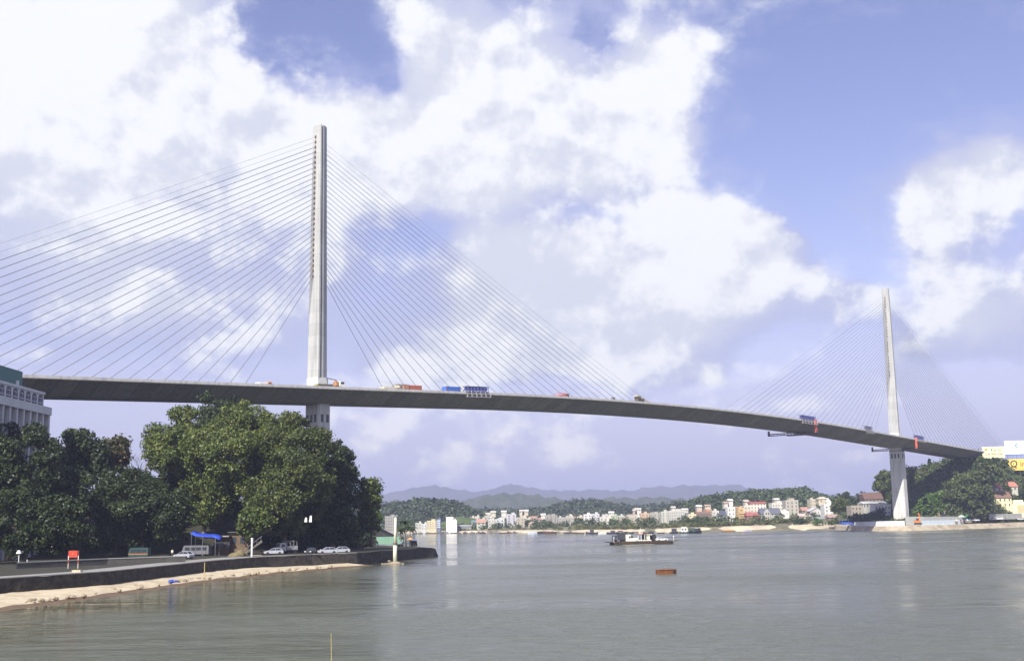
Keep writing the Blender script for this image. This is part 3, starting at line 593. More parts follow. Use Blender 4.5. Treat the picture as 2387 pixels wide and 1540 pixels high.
def town_trees():
    rng = np.random.default_rng(71); cl = []
    for _ in range(330):
        x = rng.uniform(930, 1930); d = rng.uniform(28, 150); s = atZ(x, interp(x, SHORE), 0); u = Vector((s.x, s.y, 0)).normalized(); p = s + u * d; q = rng.uniform(1.3, 3.6)
        zt = interp(x, [(560, 2), (900, 2.2), (1500, 3.2), (1700, 5), (1850, 6), (1960, 6)]); cl.append((p.x, p.y, zt + max(0, d - 34) * .032 + q * .7, q))
    tag(link('town_trees', quads_mesh('town_trees', leaf_quads(cl, 11, .7, rng), MATS['mid_leaves'])), kind='stuff')
town_trees()
def scrub():
    rng = np.random.default_rng(61); cl = []
    for _ in range(430):
        x = rng.uniform(1340, 1885) if rng.random() < .8 else rng.uniform(1000, 1340); d = rng.uniform(20, 36); s = atZ(x, interp(x, SHORE), 0); u = Vector((s.x, s.y, 0)).normalized(); p = s + u * d
        zt = interp(x, [(560, 2), (900, 2.2), (1500, 3.2), (1700, 5), (1850, 6), (1960, 6)]); q = rng.uniform(.8, 2.2) * (1 if x > 1340 else .6); cl.append((p.x, p.y, zt * .9 + q * .4, q))
    tag(link('shore_scrub', quads_mesh('shore_scrub', leaf_quads(cl, 16, .6, rng), leaf_mat('scrub_leaves', (.06, .08, .022), (.17, .18, .06), .15))), kind='stuff')
scrub()
def palm(pos, h, label, seed):
    r = thing('palm_tree', label, 'palm', pos, 0, 'palms at the tip of the left bank'); g = random.Random(seed); b = MB()
    lean = Vector((g.uniform(-.6, .9), 0, 0)); b.tube([(0, 0, -.4), lean * .4 + Vector((0, 0, h * .5)), lean + Vector((0, 0, h))], [.2, .15, .13], 7); b.build('trunk', BARK, r, True)
    V = []; c = lean + Vector((0, 0, h))
    for k in range(20):
        a = k * 2.4; up = g.uniform(-.35, .9); L = g.uniform(2.0, 2.8); prev = c; d = Vector((math.cos(a), math.sin(a), up)).normalized()
        for q in range(5):
            nx = prev + d * L / 5; sd_ = d.cross(Vector((0, 0, 1))).normalized(); w = .55 * (1 - q / 6)
            for sg in (-1, 1): V.append([prev, prev + sd_ * sg * w + Vector((0, 0, -.35 * w)), nx + sd_ * sg * w * .8 + Vector((0, 0, -.35 * w)), nx])
            prev = nx; d = (d + Vector((0, 0, -.27))).normalized()
    link('crown', quads_mesh('crown', np.array([[list(v) for v in q] for q in V]), LEAF_C), r)
palm(atZ(946, 1273, QZ), 6.6, 'taller dark palm at the tip of the left bank beside the pale marker post', 3)
palm(atZ(934, 1273, QZ) + Vector((0, 2, 0)), 4.6, 'shorter drooping palm just behind the pale marker post', 8)
palm(atZ(953, 1272, QZ) + Vector((0, 3, 0)), 5.0, 'low palm leaning right beside the little hut on the bank tip', 12)

# ------------------------------------------------------------------ builders for vehicles, boats, houses, people
def wheels(r, xs, y, rad, w=.22):
    b = MB(); b.tube([(0, -w / 2, 0), (0, w / 2, 0)], rad, 12); me = b.mesh('wheel', RUBBER)
    for x in xs:
        for s in (-1, 1): link('wheel', me, r, (x, s * y, rad))
def car(label, pos, rz, col, group=None, dark=False):
    r = thing('parked_car', label, 'car', pos, rz, group)
    b = MB(); P = lambda w: [(-2.12, .32), (2.08, .32), (2.14, .62), (1.95, .80), (1.05, .93), (-1.95, .97), (-2.14, .75)]
    b.loft([[(x, y, z) for x, z in [(x * k, z) for x, z in P(0)]] for y, k in ((-.86, .97), (-.78, 1), (.78, 1), (.86, .97))])
    b.loft([[(-1.25, y, 1.40), (.25, y, 1.42), (.15, y, 1.48), (-1.15, y, 1.47)] for y in (-.62, .62)])
    for y in (-.72, .72):
        for x0, x1 in ((1.0, .25), (-.35, -.4), (-1.9, -1.25)): b.tube([(x0, y, .93), (x1, y * .88, 1.42)], .045, 4)
    b.build('body', paint('car_' + '_'.join('%02d' % int(c * 99) for c in col), col), r)
    g = MB(); g.loft([[(-1.85, -.70, .94), (.98, -.70, .92), (.98, .70, .92), (-1.85, .70, .94)], [(-1.22, -.60, 1.41), (.26, -.60, 1.41), (.26, .60, 1.41), (-1.22, .60, 1.41)]]); g.build('window', GLASS, r)
    wheels(r, (1.3, -1.3), .78, .32)
    h = MB().box((0, 0, 0), (.06, .32, .14)).mesh('headlight', mat('lamp_glass', (.75, .75, .7), .2, .1, 2))
    for y in (-.6, .6): link('headlight', h, r, (2.13, y, .66))
    return r
def bus(label, pos, rz, col, L=5.4, H=2.3, W=1.9, stripe=None, cat='minibus', group=None):
    r = thing('parked_bus', label, cat, pos, rz, group); x = L / 2
    b = MB(); b.loft([[(-x, y, .4), (x - .02, y, .4), (x + .06, y, 1.0), (x - .28, y, H - .15), (x - .5, y, H), (-x + .12, y, H), (-x, y, H - .2)] for y in (-W / 2, W / 2)])
    b.build('body', paint('bus_' + '_'.join('%02d' % int(c * 99) for c in col), col), r)
    n = max(3, int(L / 1.3)); s = (L - .9) / n
    w = MB().box((0, 0, 0), (s * .84, .05, H * .30)).mesh('window', GLASS)
    for k in range(n):
        for sg in (-1, 1): link('window', w, r, (-x + .35 + s * (k + .5), sg * W / 2, H * .68))
    f = MB().box((0, 0, 0), (.06, W * .86, H * .34), M=Matrix.Rotation(-.22, 3, 'Y')); f.build('windscreen', GLASS, r, loc=(x - .08, 0, H * .68))
    if stripe: box_part('stripe', paint('stripe_' + label[:6].strip().replace(' ', '_'), stripe), r, ((0, -W / 2 - .02, H * .40), (L * .96, .03, .2)), ((0, W / 2 + .02, H * .40), (L * .96, .03, .2)))
    wheels(r, (x * .62, -x * .6), W / 2 - .12, .38); return r
def truck(name, label, pos, rz, cabc, boxc, L=7.0, box='box', cat='truck', group=None, H=3.0):
    r = thing(name, label, cat, pos, rz, group); x = L / 2
    box_part('chassis', STEEL, r, ((0, 0, .72), (L, 1.0, .22)))
    c = MB(); c.loft([[(x - 1.7, y, .6), (x, y, .6), (x, y, 1.4), (x - .3, y, 2.4), (x - 1.7, y, 2.45)] for y in (-1.05, 1.05)]); cb = c.build('cab', paint('cab_' + '_'.join('%02d' % int(q * 99) for q in cabc), cabc), r)
    box_part('window', GLASS, cb, ((x - .13, 0, 1.85), (.12, 1.8, .7)), ((x - .95, 1.05, 1.85), (.8, .05, .6)), ((x - .95, -1.05, 1.85), (.8, .05, .6)))
    m = paint('load_' + '_'.join('%02d' % int(q * 99) for q in boxc), boxc, .6)
    if box == 'box':
        b = MB(); b.box((-.9, 0, .85 + (H - .85) / 2), (L - 2.0, 2.3, H - .85)); n = int(L * 1.6)
        for k in range(n):
            for sg in (-1, 1): b.box((-.9 - (L - 2.0) / 2 + (k + .5) * (L - 2) / n, sg * 1.17, .85 + (H - .85) / 2), (.10, .06, H - 1.0))
        b.build('cargo_box', m, r)
    elif box == 'open':
        box_part('load_bed', m, r, ((-.9, 0, .95), (L - 2, 2.3, .2)), ((-.9, 1.13, 1.35), (L - 2, .08, .7)), ((-.9, -1.13, 1.35), (L - 2, .08, .7)), ((-x + .12, 0, 1.35), (.08, 2.2, .7)))
        for k in range(4):
            q = -x + .3 + k * (L - 2.3) / 3; box_part('hoop', m, r, ((q, 1.1, 2.1), (.09, .09, 1.4)), ((q, -1.1, 2.1), (.09, .09, 1.4)), ((q, 0, 2.8), (.09, 2.2, .09)))
    wheels(r, (x - .9, -x + .8, -x + 2.0), .95, .48, .3); return r
def person(label, pos, rz, shirt, trousers, h=1.66, arm=(.10, .95), hat=None):
    """standing figure: one skinned body, clothes as children"""
    r = thing('person', label, 'person', pos, rz); k = h / 1.70
    J = [(0, 0, .93), (0, 0, 1.15), (0, 0, 1.40), (0, 0, 1.50), (.01, 0, 1.60), (.01, 0, 1.69),
         (0, .17, 1.38), (0, .21, 1.12), (arm[0], .22, arm[1] - .06), (arm[0] + .03, .22, arm[1] - .22),
         (0, -.17, 1.38), (0, -.21, 1.12), (.05, -.22, .88), (.07, -.22, .72),
         (0, .09, .88), (.02, .10, .48), (0, .10, .08), (.14, .11, .03), (0, -.09, .88), (-.02, -.10, .48), (-.03, -.10, .08), (.11, -.11, .03)]
    E_ = [(0, 1), (1, 2), (2, 3), (3, 4), (4, 5), (2, 6), (6, 7), (7, 8), (8, 9), (2, 10), (10, 11), (11, 12), (12, 13), (0, 14), (14, 15), (15, 16), (16, 17), (0, 18), (18, 19), (19, 20), (20, 21)]
    rad = [.13, .12, .12, .055, .085, .07, .06, .045, .035, .03, .06, .045, .035, .03, .085, .06, .04, .035, .085, .06, .04, .035]
    me = bpy.data.meshes.new('body'); me.from_pydata([tuple(c * k for c in v) for v in J], E_, []); me.materials.append(mat('skin', (.42, .26, .17), .6, .08, 3))
    o = link('body', me, r); o.modifiers.new('skin', 'SKIN'); sub = o.modifiers.new('smooth', 'SUBSURF'); sub.levels = sub.render_levels = 1
    for i, v in enumerate(me.skin_vertices[0].data): v.radius = (rad[i] * k, rad[i] * k); v.use_root = i == 0
    b = MB()
    b.loft([[(a * math.cos(q * math.pi / 4) * k, c * math.sin(q * math.pi / 4) * k, z * k) for q in range(8)] for z, a, c in ((.86, .15, .19), (1.1, .145, .18), (1.34, .14, .21), (1.45, .09, .12))])
    for s, i in ((1, 6), (-1, 10)): b.tube([Vector(J[i]) * k, Vector(J[i + 1]) * k], [.085 * k, .065 * k], 7)
    b.build('shirt', paint('cloth_' + '_'.join('%02d' % int(q * 99) for q in shirt), shirt, .9), r, True)
    b = MB()
    for i in (14, 18): b.tube([Vector(J[i]) * k + Vector((0, 0, .04)), Vector(J[i + 1]) * k, Vector(J[i + 2]) * k + Vector((0, 0, .03))], [.115 * k, .085 * k, .065 * k], 7)
    b.build('trousers', paint('cloth_' + '_'.join('%02d' % int(q * 99) for q in trousers), trousers, .9), r, True)
    b = MB(); b.ball((-.012, 0, 1.665 * k), (.10 * k, .095 * k, .085 * k)); b.build('hair', mat('hair', (.02, .017, .015), .7, .1, 3), r, True)
    return r
def boat(name, label, px, py, L, W, rz, hull, cabin=None, group=None, Z=0.0, cat='boat', h=.9, deckc=(.22, .17, .12), cab=(.35, .6, 1.3, 0), canopy=None, load=None, mast=0):
    p = atZ(px, py, Z); r = thing(name, label, cat, p, rz, group); n = 9; rings = []
    for i in range(n):
        f = i / (n - 1); x = (f - .5) * L; w = W / 2 * (1 - abs(2 * f - 1) ** 2.6 * (.92 if f > .5 else .45)); sh = h * (1 + .55 * (2 * f - 1) ** 2 * (1.3 if f > .5 else .6))
        rings.append([(x, -w, sh), (x, -w * .72, -.25), (x, w * .72, -.25), (x, w, sh), (x, w * .82, sh), (x, w * .8, sh - .22), (x, -w * .8, sh - .22), (x, -w * .82, sh)])
    b = MB(); b.loft(rings); b.build('hull', paint('hull_' + '_'.join('%02d' % int(q * 99) for q in hull), hull, .7), r)
    if cabin:
        l, w, hh, off = cab; b = MB(); b.box((off * L, 0, h + hh / 2 - .2), (l * L, w * W, hh), taper=.94); b.box((off * L, 0, h + hh - .15), (l * L * 1.12, w * W * 1.1, .12)); c = b.build('cabin', paint('cabin_' + '_'.join('%02d' % int(q * 99) for q in cabin), cabin, .6), r)
        k = max(2, int(l * L / 1.1)); wm = MB().box((0, 0, 0), (l * L / k * .6, .06, hh * .36)).mesh('window', GLASS)
        for i in range(k):
            for sg in (-1, 1): link('window', wm, c, (off * L - l * L / 2 + (i + .5) * l * L / k, sg * w * W * .49, h + hh * .5))
    if canopy:
        q = MB(); l = L * .32; q.loft([[(-l, W * .42 * math.cos(a), h + 1.25 + .45 * math.sin(a)) for a in [math.pi * i / 6 for i in range(7)]], [(l * .8, W * .42 * math.cos(a), h + 1.25 + .45 * math.sin(a)) for a in [math.pi * i / 6 for i in range(7)]]], cap=True)
        for xx in (-l * .9, l * .7):
            for yy in (-W * .4, W * .4): q.tube([(xx, yy, h - .2), (xx, yy, h + 1.3)], .05, 4)
        q.build('canopy', paint('canopy_' + '_'.join('%02d' % int(v * 99) for v in canopy), canopy, .85), r)
    if load:
        q = MB(); g = random.Random(int(px))
        for i in range(7): q.ball((-.3 * L + i * .1 * L, g.uniform(-.1, .1), h + .1), (.08 * L, W * .32, g.uniform(.5, 1.0)), 8, 4)
        q.build('cargo', mat('cargo_' + '_'.join('%02d' % int(v * 99) for v in load), load, .95, .3, .6), r)
    if mast: b = MB(); b.tube([(-.1 * L, 0, h), (-.1 * L, 0, h + mast)], [.09, .05], 6); b.build('mast', WHITE, r)
    return r
FARGLASS = mat('far_window', (0.13, 0.13, 0.135), 0.3, .3, .4)  # lighter glass, distance haze put into the colour of far windows
def house(label, x0, x1, yt, yb, Y, col, floors=3, roof='flat', rcol=(.30, .12, .08), rz=0, dep=11, cols=None, group=None, name='town_house', cat='house', win=True, extra=None, rh=.25, wcol=None, wfrac=(.34, .44)):
    """a house of that width and height at distance Y: walls, roof, a child for each front window"""
    a = atY((x0 + x1) / 2, yb, Y); k = mpp(Y); w = (x1 - x0) * k; h = (yb - yt) * k
    r = thing(name, label, cat, a + Vector((0, dep / 2, 0)), rz, group); col = tuple((.76 * q + .24 * (sum(col) / 3)) * w_ * (.84 if Y > 800 else 1) for q, w_ in zip(col, (1.03, 1.0, .93))); rcol = tuple(.8 * q + .2 * sum(rcol) / 3 for q in rcol); nm = '_'.join('%02d' % int(q * 99) for q in col)  # colours greyed and distant walls dimmed, haze painted into them
    wm = mat('wall_' + nm, col, .85, .13, .25, stretch=(1, 1, .35)); hw = h * (1 - rh) if roof != 'flat' else h
    b = MB(); b.box((0, 0, hw / 2 - 1.5), (w, dep, hw + 3))
    if roof == 'gable': b.loft([[(-w / 2, y, hw), (w / 2, y, hw), (0, y, h - .1)] for y in (-dep / 2, dep / 2)])
    fl = hw / floors
    for f in range(1, floors): b.box((0, 0, f * fl), (w + .24, dep + .24, .22))
    b.build('wall', wm, r)
    rm = mat('roof_' + '_'.join('%02d' % int(q * 99) for q in rcol), rcol, .85, .2, .5); b = MB()
    if roof == 'gable':
        b.loft([[(-w / 2 - .5, y, hw - .25), (0, y, h), (w / 2 + .5, y, hw - .25), (w / 2 + .5, y, hw), (0, y, h + .3), (-w / 2 - .5, y, hw)] for y in (-dep / 2 - .5, dep / 2 + .5)])
    elif roof == 'side':                                     # ridge runs across the front
        b.loft([[(x, -dep / 2 - .5, hw), (x, 0, h), (x, dep / 2 + .5, hw), (x, dep / 2 + .5, hw - .2), (x, -dep / 2 - .5, hw - .2)] for x in (-w / 2 - .4, w / 2 + .4)])
    elif roof == 'hip':
        b.loft([[(-w / 2 - .5, -dep / 2 - .5, hw - .1), (w / 2 + .5, -dep / 2 - .5, hw - .1), (w / 2 + .5, dep / 2 + .5, hw - .1), (-w / 2 - .5, dep / 2 + .5, hw - .1)], [(-w * .2, -dep * .08, h), (w * .2, -dep * .08, h), (w * .2, dep * .08, h), (-w * .2, dep * .08, h)]])
    else:
        for c, d in (((0, -dep / 2 + .1, h + .35), (w + .3, .25, .7)), ((0, dep / 2 - .1, h + .35), (w + .3, .25, .7)), ((-w / 2 + .05, 0, h + .35), (.25, dep - .5, .7)), ((w / 2 - .05, 0, h + .35), (.25, dep - .5, .7)), ((w * .18, dep * .2, h + 1.0), (w * .34, dep * .3, 2.0))): b.box(c, d)
        rm = wm
    b.build('roof', rm, r)
    if win:
        c = cols or max(2, round(w / 3.4)); ww, wh = w / c * wfrac[0], fl * wfrac[1]
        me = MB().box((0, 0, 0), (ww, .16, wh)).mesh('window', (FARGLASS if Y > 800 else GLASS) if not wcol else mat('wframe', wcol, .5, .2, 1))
        for f in range(floors):
            for i in range(c): link('window', me, r, (-w / 2 + (i + .5) * w / c, -dep / 2, fl * (f + .52)))
    if extra: extra(r, w, h, dep, wm, rm)
    return r
# ------------------------------------------------------------------ the far town, from the left
def tower_top(fx, fw, fh0, cap=None):
    fh = fh0 * .7
    def f(r, w, h, dep, wm, rm):
        if fh0 < 2.1: return
        b = MB(); b.box((fx * w, 0, h + fh / 2), (fw * w, dep * .5, fh)); b.box((fx * w, 0, h + fh + .1), (fw * w * 1.12, dep * .56, .25)); t = b.build('stair_tower', wm, r)
        if cap: q = MB(); q.loft([[(fx * w + a * fw * w * .5, c * dep * .25, h + fh + .2) for a, c in ((-1, -1), (1, -1), (1, 1), (-1, 1))], [(fx * w + a * .05, c * .05, h + fh + cap) for a, c in ((-1, -1), (1, -1), (1, 1), (-1, 1))]]); q.build('spire', rm, t)
    return f
def balcony(n):
    def f(r, w, h, dep, wm, rm):
        for i in range(1, n): box_part('balcony', wm, r, ((0, -dep / 2 - .6, h * .8 * i / n), (w * .9, 1.2, .18)), ((0, -dep / 2 - 1.15, h * .8 * i / n + .5), (w * .9, .1, .8)))
    return f
GREY, PALE, CREAM, BRIGHT, LAV, BEIGE = (.34, .33, .31), (.50, .50, .47), (.62, .54, .34), (.80, .80, .78), (.50, .51, .60), (.48, .43, .35)
house('grey unfinished concrete block at the left end of the far town', 897, 921, 1205, 1238, 975, GREY, 5, cols=4, wfrac=(.6, .35))
house('low grey-white house left of the cream house with many windows', 968, 982, 1220, 1233, 990, PALE, 2)
house('small whitish house directly against the left side of the cream house', 982, 994, 1222, 1234, 985, (.6, .62, .6), 2)
house('cream four-storey house with many small dark windows beside the blue striped tower', 995, 1017, 1215, 1233, 985, (.68, .60, .38), 4, cols=4, extra=tower_top(.12, .4, 2.2))
house('narrow blue and white striped tower house', 1018.5, 1026, 1211, 1230, 985, (.16, .20, .38), 4, cols=1, wcol=(.6, .65, .75), wfrac=(.98, .45), rcol=(.2, .25, .5))
def white_block(r, w, h, dep, wm, rm): box_part('tall_block', wm, r, ((-w * .16, 0, h + 1.7), (w * .66, dep * .9, 3.4)))
house('bright windowless white block standing alone in front of the green mound', 1040, 1064, 1214, 1234, 985, (.86, .86, .83), 2, cols=2, extra=white_block, wfrac=(.12, .2), dep=14)
house('row of low grey sheds right of the bright white block', 1066, 1098, 1223, 1233, 1000, (.36, .37, .37), 1, cols=8, roof='side', rcol=(.33, .35, .36), name='row_of_sheds', cat='shed')
house('small dark teal-roofed house among the low sheds', 1099, 1110, 1212, 1230, 1010, (.52, .55, .52), 2, 'side', (.14, .22, .24))
house('pale green house with a salmon pink roof', 1111, 1131, 1210, 1232, 1000, (.52, .58, .50), 2, 'side', (.42, .22, .15), rh=.35)
house('tall thin whitish house with a pointed top left of the pale blue house', 1138, 1152, 1212, 1231, 1000, (.56, .57, .55), 3, extra=tower_top(-.1, .35, 2.4, 1.6))
house('pale bluish three-storey house with a stepped roof', 1155, 1175, 1211, 1230, 990, (.52, .58, .62), 3, extra=tower_top(.2, .4, 1.5))
house('lavender house with a yellow upper storey, tallest of its row', 1181, 1203, 1200, 1229, 1000, LAV, 5, extra=tower_top(-.22, .45, 1.6))
house('beige house with three window bays right of the lavender house', 1204, 1222, 1208, 1228, 985, BEIGE, 3)
house('low cream bungalow with a tiled roof between beige houses', 1232, 1250, 1215, 1229, 980, (.62, .56, .42), 1, 'hip', (.34, .25, .18), rh=.4)
house('low whitish house with long roof left of the twin-towered grey block', 1252, 1270, 1218, 1229, 975, (.58, .58, .55), 1, 'side', (.40, .38, .34), rh=.4)
house('grey five-storey block with twin stair towers on the roof', 1272, 1299, 1203, 1228, 960, GREY, 5, extra=tower_top(-.2, .25, 2.4))
house('wide grey three-storey block, longest in the middle of the town', 1301, 1338, 1207, 1227, 955, (.40, .39, .36), 3, cols=9)
house('white five-storey house behind green garden trees', 1361, 1379, 1200, 1222, 950, (.66, .66, .68), 4, extra=tower_top(0, .4, 2))
house('lavender-white house with a dark balcony line right of the white house', 1380, 1397, 1199, 1220, 955, (.56, .56, .64), 4, extra=balcony(4))
house('pale house with a thin square roof tower', 1398, 1426, 1207, 1221, 945, (.58, .58, .54), 2, extra=tower_top(-.1, .3, 4.2))
house('small house painted light green', 1427, 1441, 1203, 1219, 940, (.38, .48, .30), 3)
house('wide beige house with a higher right half', 1443, 1482, 1205, 1221, 940, BEIGE, 3, cols=8, extra=tower_top(.27, .38, 3.2))
house('small white house left of the orange-fronted house', 1484, 1493, 1203, 1220, 930, (.66, .66, .62), 3)
house('cream house with an orange front', 1494, 1513, 1198, 1221, 925, (.58, .42, .28), 4, extra=balcony(4))
house('grey house with a stepped parapet right of the orange front', 1514, 1540, 1198, 1219, 930, (.40, .39, .37), 3, extra=tower_top(-.2, .3, 2.2))
house('narrow pale grey-green apartment house', 1542, 1559, 1194, 1217, 905, (.52, .54, .49), 4)
house('large pale grey four-storey apartment block with a flat roof', 1560, 1596, 1192, 1217, 900, (.52, .53, .50), 4, cols=7, extra=tower_top(.1, .5, 1.2))
house('small house with a steep dark blue-grey roof', 1597, 1608, 1195, 1216, 905, (.34, .36, .40), 2, 'side', (.08, .10, .14), rh=.45)
house('small bright cream house between dark roof and brick building', 1605, 1623, 1200, 1218, 880, (.68, .62, .40), 3, extra=balcony(3))
def brick_frame(r, w, h, dep, wm, rm):
    for i in range(6): box_part('column', wm, r, ((-w / 2 + i * w / 5, -dep / 2 - .5, h / 2), (.4, .4, h)))
    box_part('upper_storey', mat('brick_top', (.40, .22, .15), .9, .2, .5), r, ((w * .3, 0, h + 1.2), (w * .4, dep * .7, 2.4)))
house('unfinished brown brick building with open floors', 1625, 1661, 1194, 1215, 880, (.33, .19, .13), 2, cols=5, extra=brick_frame, wfrac=(.8, .55))
house('narrow whitish house against the right end of the brick building', 1661, 1676, 1192, 1215, 872, (.58, .57, .53), 3, cols=2)
house('white house under a broad dark slate-blue roof', 1676, 1696, 1190, 1214, 870, (.62, .64, .68), 2, 'side', (.07, .08, .12), rh=.42)
house('plain white three-storey house left of the ochre house', 1697, 1714, 1184, 1212, 865, (.74, .75, .74), 3)
house('pale concrete house with a terracotta edge behind the ochre house', 1712, 1728, 1180, 1210, 872, (.58, .56, .50), 4, 'side', (.38, .20, .12), rh=.12)
house('narrow ochre yellow house with dark balconies', 1722, 1735, 1186, 1213, 856, (.66, .46, .18), 4, cols=1, extra=balcony(4))
house('cream house squeezed behind the red house', 1735, 1750, 1180, 1206, 872, (.66, .62, .50), 3)
house('tall white house with a flat red roof, highest in the town', 1750, 1786, 1169, 1200, 880, (.72, .70, .62), 4, 'side', (.42, .07, .05), cols=5, rh=.12, extra=tower_top(.36, .26, .6))
house('red-roofed reddish brick house left of the grey villa', 1742, 1776, 1193, 1218, 845, (.34, .17, .14), 2, 'side', (.36, .10, .08), cols=4, rh=.35)
def villa_gable(r, w, h, dep, wm, rm):
    hw = h * .58; b = MB(); b.loft([[(-w * .36, y, -1), (-w * .06, y, -1), (-w * .06, y, hw), (-w * .21, y, h * .95), (-w * .36, y, hw)] for y in (-dep / 2 - 2.2, -dep / 2 + 1)]); g = b.build('gable_front', wm, r)
    me = MB().box((0, 0, 0), (w * .055, .2, h * .16)).mesh('window', GLASS)
    for x in (-.27, -.15):
        for z in (.2, .55): link('window', me, g, (x * w, -dep / 2 - 2.2, z * h))
    box_part('ridge_slab', rm, g, ((-w * .21, -dep / 2 - .8, h * .97), (w * .06, 3.2, .2)))
house('grey villa with dark blue-grey mansard roof and pale gable', 1774, 1820, 1184, 1212, 840, (.50, .50, .46), 2, 'side', (.11, .12, .15), cols=6, extra=villa_gable, rh=.45)
house('white house with red trim above the grey villa', 1800, 1832, 1174, 1198, 868, (.64, .63, .58), 3, cols=5, extra=tower_top(-.2, .3, 1.8))
house('plain white box building right of the grey villa', 1821, 1839, 1193, 1213, 840, (.76, .76, .70), 2, cols=2, wfrac=(.2, .3))
house('grey-beige concrete five-storey house with a white rooftop tank', 1833, 1862, 1168, 1210, 850, (.46, .44, .38), 5, cols=3, extra=tower_top(-.05, .2, 3.2))
house('low pink-beige house right of the concrete five-storey house', 1862, 1890, 1196, 1212, 840, (.52, .42, .36), 1, 'side', (.46, .36, .31), cols=4, rh=.4)
house('small house with a faded red roof among hillside trees', 1870, 1884, 1181, 1197, 880, (.48, .36, .30), 2, 'side', (.40, .20, .15), rh=.5)
house('whitish gabled house with a lavender tint', 1889, 1918, 1183, 1204, 850, (.60, .59, .60), 2, 'gable', (.48, .47, .50), cols=4, rh=.35)
house('long low grey-green building at the head of the far sand', 1889, 1930, 1204, 1218, 825, (.42, .45, .38), 1, 'side', (.22, .25, .22), cols=7, rh=.35)
house('white church-like house with a pointed turret', 1923, 1943, 1178, 1212, 830, (.72, .74, .74), 4, cols=2, extra=tower_top(.18, .5, 3.2, 3.0))
house('cream square tower house half hidden on the hill', 1890, 1901, 1165, 1188, 930, (.58, .53, .40), 3, cols=2)
house('pinkish shed with a sloping reddish roof under the round tree', 1932, 1956, 1198, 1214, SY(1944, 34), (.34, .24, .20), 1, 'side', (.34, .23, .19), cols=3, rh=.45, name='shed', cat='shed')
house('cream villa near the top of the wooded hill, right of its summit', 1908, 1930, 1157, 1170, 1040, (.66, .58, .40), 2, 'hip', (.50, .42, .30), rh=.4)
house('house with a big red tiled roof below the tree by the far pier', 2016, 2058, 1147, 1172, SY(2040, 80), (.30, .25, .20), 1, 'side', (.15, .08, .06), cols=5, rh=.62)
house('long low whitish building under the red-roofed house', 2012, 2066, 1168, 1184, SY(2040, 60), (.40, .40, .38), 1, 'side', (.42, .42, .40), cols=8, rh=.3)
house('beige row house left of the far pier under the trees', 1985, 2032, 1180, 1200, SY(2010, 46), (.34, .30, .24), 2, cols=6)
house('grey-white two-storey house partly behind the far pier', 2040, 2076, 1178, 1200, SY(2058, 44), (.50, .51, .55), 2, cols=5)
hill_sites = [(1811, 1164), (1650, 1179), (1692, 1172), (1703, 1166), (1597, 1188), (1480, 1190), (1487, 1187), (1137, 1198), (1149, 1194), (1174, 1193), (1216, 1191), (1224, 1191), (1187, 1203), (1570, 1183), (1630, 1180), (1740, 1168), (1850, 1176), (1266, 1200), (1425, 1195)]
g = random.Random(12)
for i, (x, y) in enumerate(hill_sites):
    w = g.uniform(4, 7); Y = 1230 if x < 1500 else 985
    house('tiny pale house among the trees of the far hillside', x - w, x + w, y - 4, y + 4, Y, g.choice([(.62, .58, .48), (.66, .64, .60), (.58, .48, .40)]), 1, 'side', g.choice([(.5, .45, .38), (.42, .26, .18), (.6, .58, .54)]), dep=9, cols=2, group='tiny houses on the far wooded hillside', rh=.45)
back_rng = random.Random(5)
for x in list(range(1076, 1600, 12)):
    w = back_rng.uniform(5, 8); yt = back_rng.uniform(1202, 1212); y1 = interp(x, [(1100, 1226), (1560, 1214)])
    house('small pale house in the second row of the far town', x - w, x + w, yt, y1, 1060, back_rng.choice([(.6, .6, .58), (.55, .52, .45), (.62, .57, .46), (.5, .53, .56), (.44, .43, .41)]), 2, 'flat' if back_rng.random() < .6 else 'side', (.36, .2, .14), dep=9, cols=2, group='houses of the second row of the far town')
# things on the far shore
def shed_blue():
    p = atY(1985, 1222, SY(1985, 9)); r = thing('open_shed', 'blue-walled open shed beside the single round tree', 'shed', p, 4); k = mpp(745)
    box_part('wall', paint('blue_sheet', (.06, .12, .45), .7), r, ((-1.2, 1, 1.4), (9, .2, 2.6)), ((-5.7, 3, 1.4), (.2, 4, 2.6)))
    box_part('roof', mat('tin', (.30, .31, .36), .6, .2, .4), r, ((0, 2.5, 3.1), (13.5, 6, .22)))
    b = MB()
    for x in (-6, -2, 2, 6): b.tube([(x, -.3, -1), (x, -.3, 3)], .1, 6)
    b.build('post', STEEL, r)
shed_blue()
def tent(label, px, py, Y, w, h, col, rz=0, cat='tent'):
    p = atY(px, py, Y); r = thing('canvas_tent', label, cat, p, rz); a = w / 2; b = MB()
    b.loft([[(-a, -2, h * .55), (-a * .3, -1.6, h * .9), (a * .35, -1.5, h), (a, -2, h * .5)], [(-a * 1.05, 2, h * .6), (-a * .2, 2, h), (a * .4, 2, h * .95), (a * 1.05, 2, h * .55)]], closed=False, cap=False)
    b.build('canopy', paint('tent_' + '_'.join('%02d' % int(q * 99) for q in col), col, .85), r)
    b = MB()
    for x in (-a * .95, a * .95):
        for y in (-1.9, 1.9): b.tube([(x, y, -.6), (x, y, h * .58)], .07, 5)
    b.build('pole', STEEL, r); return r
tent('cream canvas shelter left of the blue tarpaulin on the far sand', 1793, 1218, 815, 6.5, 3.2, (.70, .62, .42))
tent('larger cream canvas shelter right of the blue tarpaulin', 1820, 1219, 818, 6.0, 3.6, (.74, .68, .46))
tent('blue tarpaulin stretched over poles on the far sand', 1801, 1224, 808, 4.6, 3.0, (.05, .12, .55))
tent('green tarpaulin lying beside the blue one on the far sand', 1808, 1226, 806, 3.2, 1.4, (.10, .26, .14))
# ------------------------------------------------------------------ right shore

